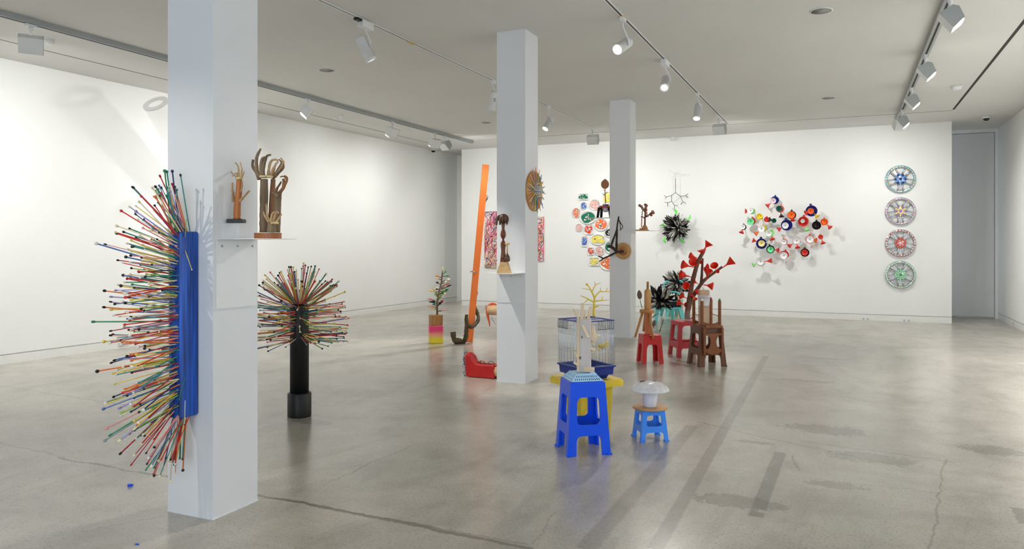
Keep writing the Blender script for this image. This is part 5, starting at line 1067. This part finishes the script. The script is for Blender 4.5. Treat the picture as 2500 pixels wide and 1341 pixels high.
for i, (x, y, R_, k, inner, side) in enumerate(FL):
    off = fr_(.13, .31); c = ony(*KF_(x, y), YB - off); s = dist(c) / FPX / 4.967; foot = Vector((c.x, YB, c.z))
    nm = lambda q: CN.get(q, q)
    lb = '%s funnel flower' % nm(k)
    if inner and inner[3] != k: lb += ' with %s centre' % nm(inner[3])
    lb += (' and ' + ' and '.join('%s side funnel' % nm(q[2]) for q in side)) if side else ' without side funnels'
    lb += ', %s size' % ('large' if R_ > 55 else 'middle' if R_ > 38 else 'small')
    t = thing('funnel_flower', lb, 'funnel flower', foot, 'funnel flowers on the back wall')
    tilt = Vector((fr_(-.12, .12), -1, fr_(-.1, .1))); M = frame(c - Vector((0, -1, 0)) * R_ * s * 1.3, tilt, (1, 0, 0)) @ Matrix.Rotation(fr_(-.2, .2), 4, 'Z')
    big = inst('funnel', FM[k], t, M @ Matrix.Diagonal((R_ * s, R_ * s, R_ * s * 1.3, 1)))
    if k in tabm: inst('tab', tabm[k], t, M @ Matrix.Diagonal((R_ * s, R_ * s, R_ * s * 1.3, 1)))
    part('stem', MB().tube([foot + Vector((0, -.0006, 0)), c + Vector((0, R_ * s * 1.2, 0))], .008, 8), M_white, t)
    if inner:
        ci = ony(*KF_(inner[0], inner[1]), YB - off - .02)
        inst('inner_funnel', FM[inner[3]], t, frame(ci - Vector((0, -1, 0)) * inner[2] * s * 1.1, (fr_(-.1, .1), -1, fr_(-.05, .1))) @ Matrix.Diagonal((inner[2] * s, inner[2] * s, inner[2] * s * 1.15, 1)))
        part('eye', MB().ball(ci + Vector((0, inner[2] * s * .62, 0)), 5 * s, 0, 6), M_black, t)
    for js, (xs, ys_, ks) in enumerate(side):
        cs_ = ony(*KF_(xs, ys_), YB - off + .01 - .07 * js); d = cs_ - c; d.y = -.03; ln = max(d.length - R_ * s * .45, 60 * s); d.normalize()
        inst('side_funnel', FM[ks], t, frame(cs_ + d * 18 * s - d * ln, d) @ Matrix.Diagonal((32 * s, 32 * s, ln, 1)))
# ---- jewelled wheel covers
M_sil = mat('wheel_silver', (200, 202, 204), .2, .8, var=.05); M_sil2 = mat('wheel_grey', (176, 178, 178), .35, .6)
gem_me = {}
def gem(k, col):
    if k not in gem_me: gem_me[k] = MB().lathe([(1, 0), (.95, .25), (.5, .6), (.02, .62)], None, 7, 0, False).mesh('gem', mat('gem_' + k, col, .08, var=.15, scale=3, coat=.5))
    return gem_me[k]
WC = [(438, 'blue jewels at the hub', {'hub': (86, 150, 226), 'acc': (24, 30, 92), 'rim': (86, 190, 190), 'tip': (190, 150, 80)}), (516, 'gold jewels ringed with purple at the hub', {'hub': (236, 214, 130), 'acc': (160, 110, 180), 'rim': (224, 150, 200), 'tip': (190, 160, 100)}),
      (594, 'red jewels at the hub', {'hub': (214, 84, 70), 'acc': (236, 200, 190), 'rim': (206, 66, 66), 'tip': (210, 190, 180)}), (671, 'a green centre stone and mint jewels', {'hub': (150, 214, 170), 'acc': (40, 150, 70), 'rim': (150, 226, 180), 'tip': (176, 150, 90)})]
for i, (y, lb, cs_) in enumerate(WC):
    c = ony(2198, y, YB); s = dist(c) / FPX; R = 34 * s; M = frame(c + Vector((0, -.0006, 0)), (0, -1, 0), (1, 0, 0))
    t = thing('wheel_cover', 'silver wheel cover with ' + lb, 'wheel cover', c, 'jewelled wheel covers on the back wall')
    part('rim', MB().lathe([(R, 0), (R, .03), (R * .97, .045), (R * .86, .05), (R * .82, .036), (R * .82, .03), (R * .95, .02), (R * .96, 0)], M, 48, cap=False), M_sil, t)
    part('hub', MB().lathe([(R * .36, .028), (R * .36, .05), (R * .2, .062), (.001, .064)], M, 24), M_sil, t)
    for k in range(5):
        a = math.radians(-90 + 72 * k)
        for sg in (-1, 1):
            u = Vector((math.cos(a), math.sin(a), 0)); v = Vector((-math.sin(a), math.cos(a), 0))
            part('spoke', MB().tube([M @ (u * R * .30 + v * sg * R * .13 + Vector((0, 0, .05))), M @ (u * R * .6 + v * sg * R * .15 + Vector((0, 0, .052))), M @ (u * R * .86 + v * sg * R * .19 + Vector((0, 0, .042)))], [R * .06, R * .05, R * .065], 6, 0, True, .7), M_sil, t)
        part('spoke_web', MB().prism([(R * .3, -R * .1), (R * .85, -R * .14), (R * .85, R * .14), (R * .3, R * .1)], .028, .034, M @ Matrix.Rotation(a, 4, 'Z')), M_sil2, t)
        inst('gem', gem('tip%d' % i, cs_['tip']), t, M @ Matrix.Translation(Vector((math.cos(a), math.sin(a), 0)) * R * .80 + Vector((0, 0, .05))) @ Matrix.Scale(R * .07, 4))
    for k in range(18):
        r, a = (0, 0) if k == 0 else (R * .17, k * 1.2566) if k < 6 else (R * .31, k * .5236)
        kk = 'acc' if (k == 0 or (k >= 6 and k % 2 == 0 and i in (0, 1))) else 'hub'
        inst('gem', gem(kk + str(i), cs_[kk]), t, M @ Matrix.Translation(Vector((math.cos(a) * r, math.sin(a) * r, .058 - .000 * r))) @ Matrix.Scale(R * (.085 if k else .11), 4))
    for k in range(30):
        a = 2 * math.pi * k / 30 + .05
        inst('gem', gem('rim%d' % i, cs_['rim']), t, M @ Matrix.Translation(Vector((math.cos(a), math.sin(a), 0)) * R * .91 + Vector((0, 0, .046))) @ Matrix.Scale(R * (.040 + .012 * (k % 3)), 4))
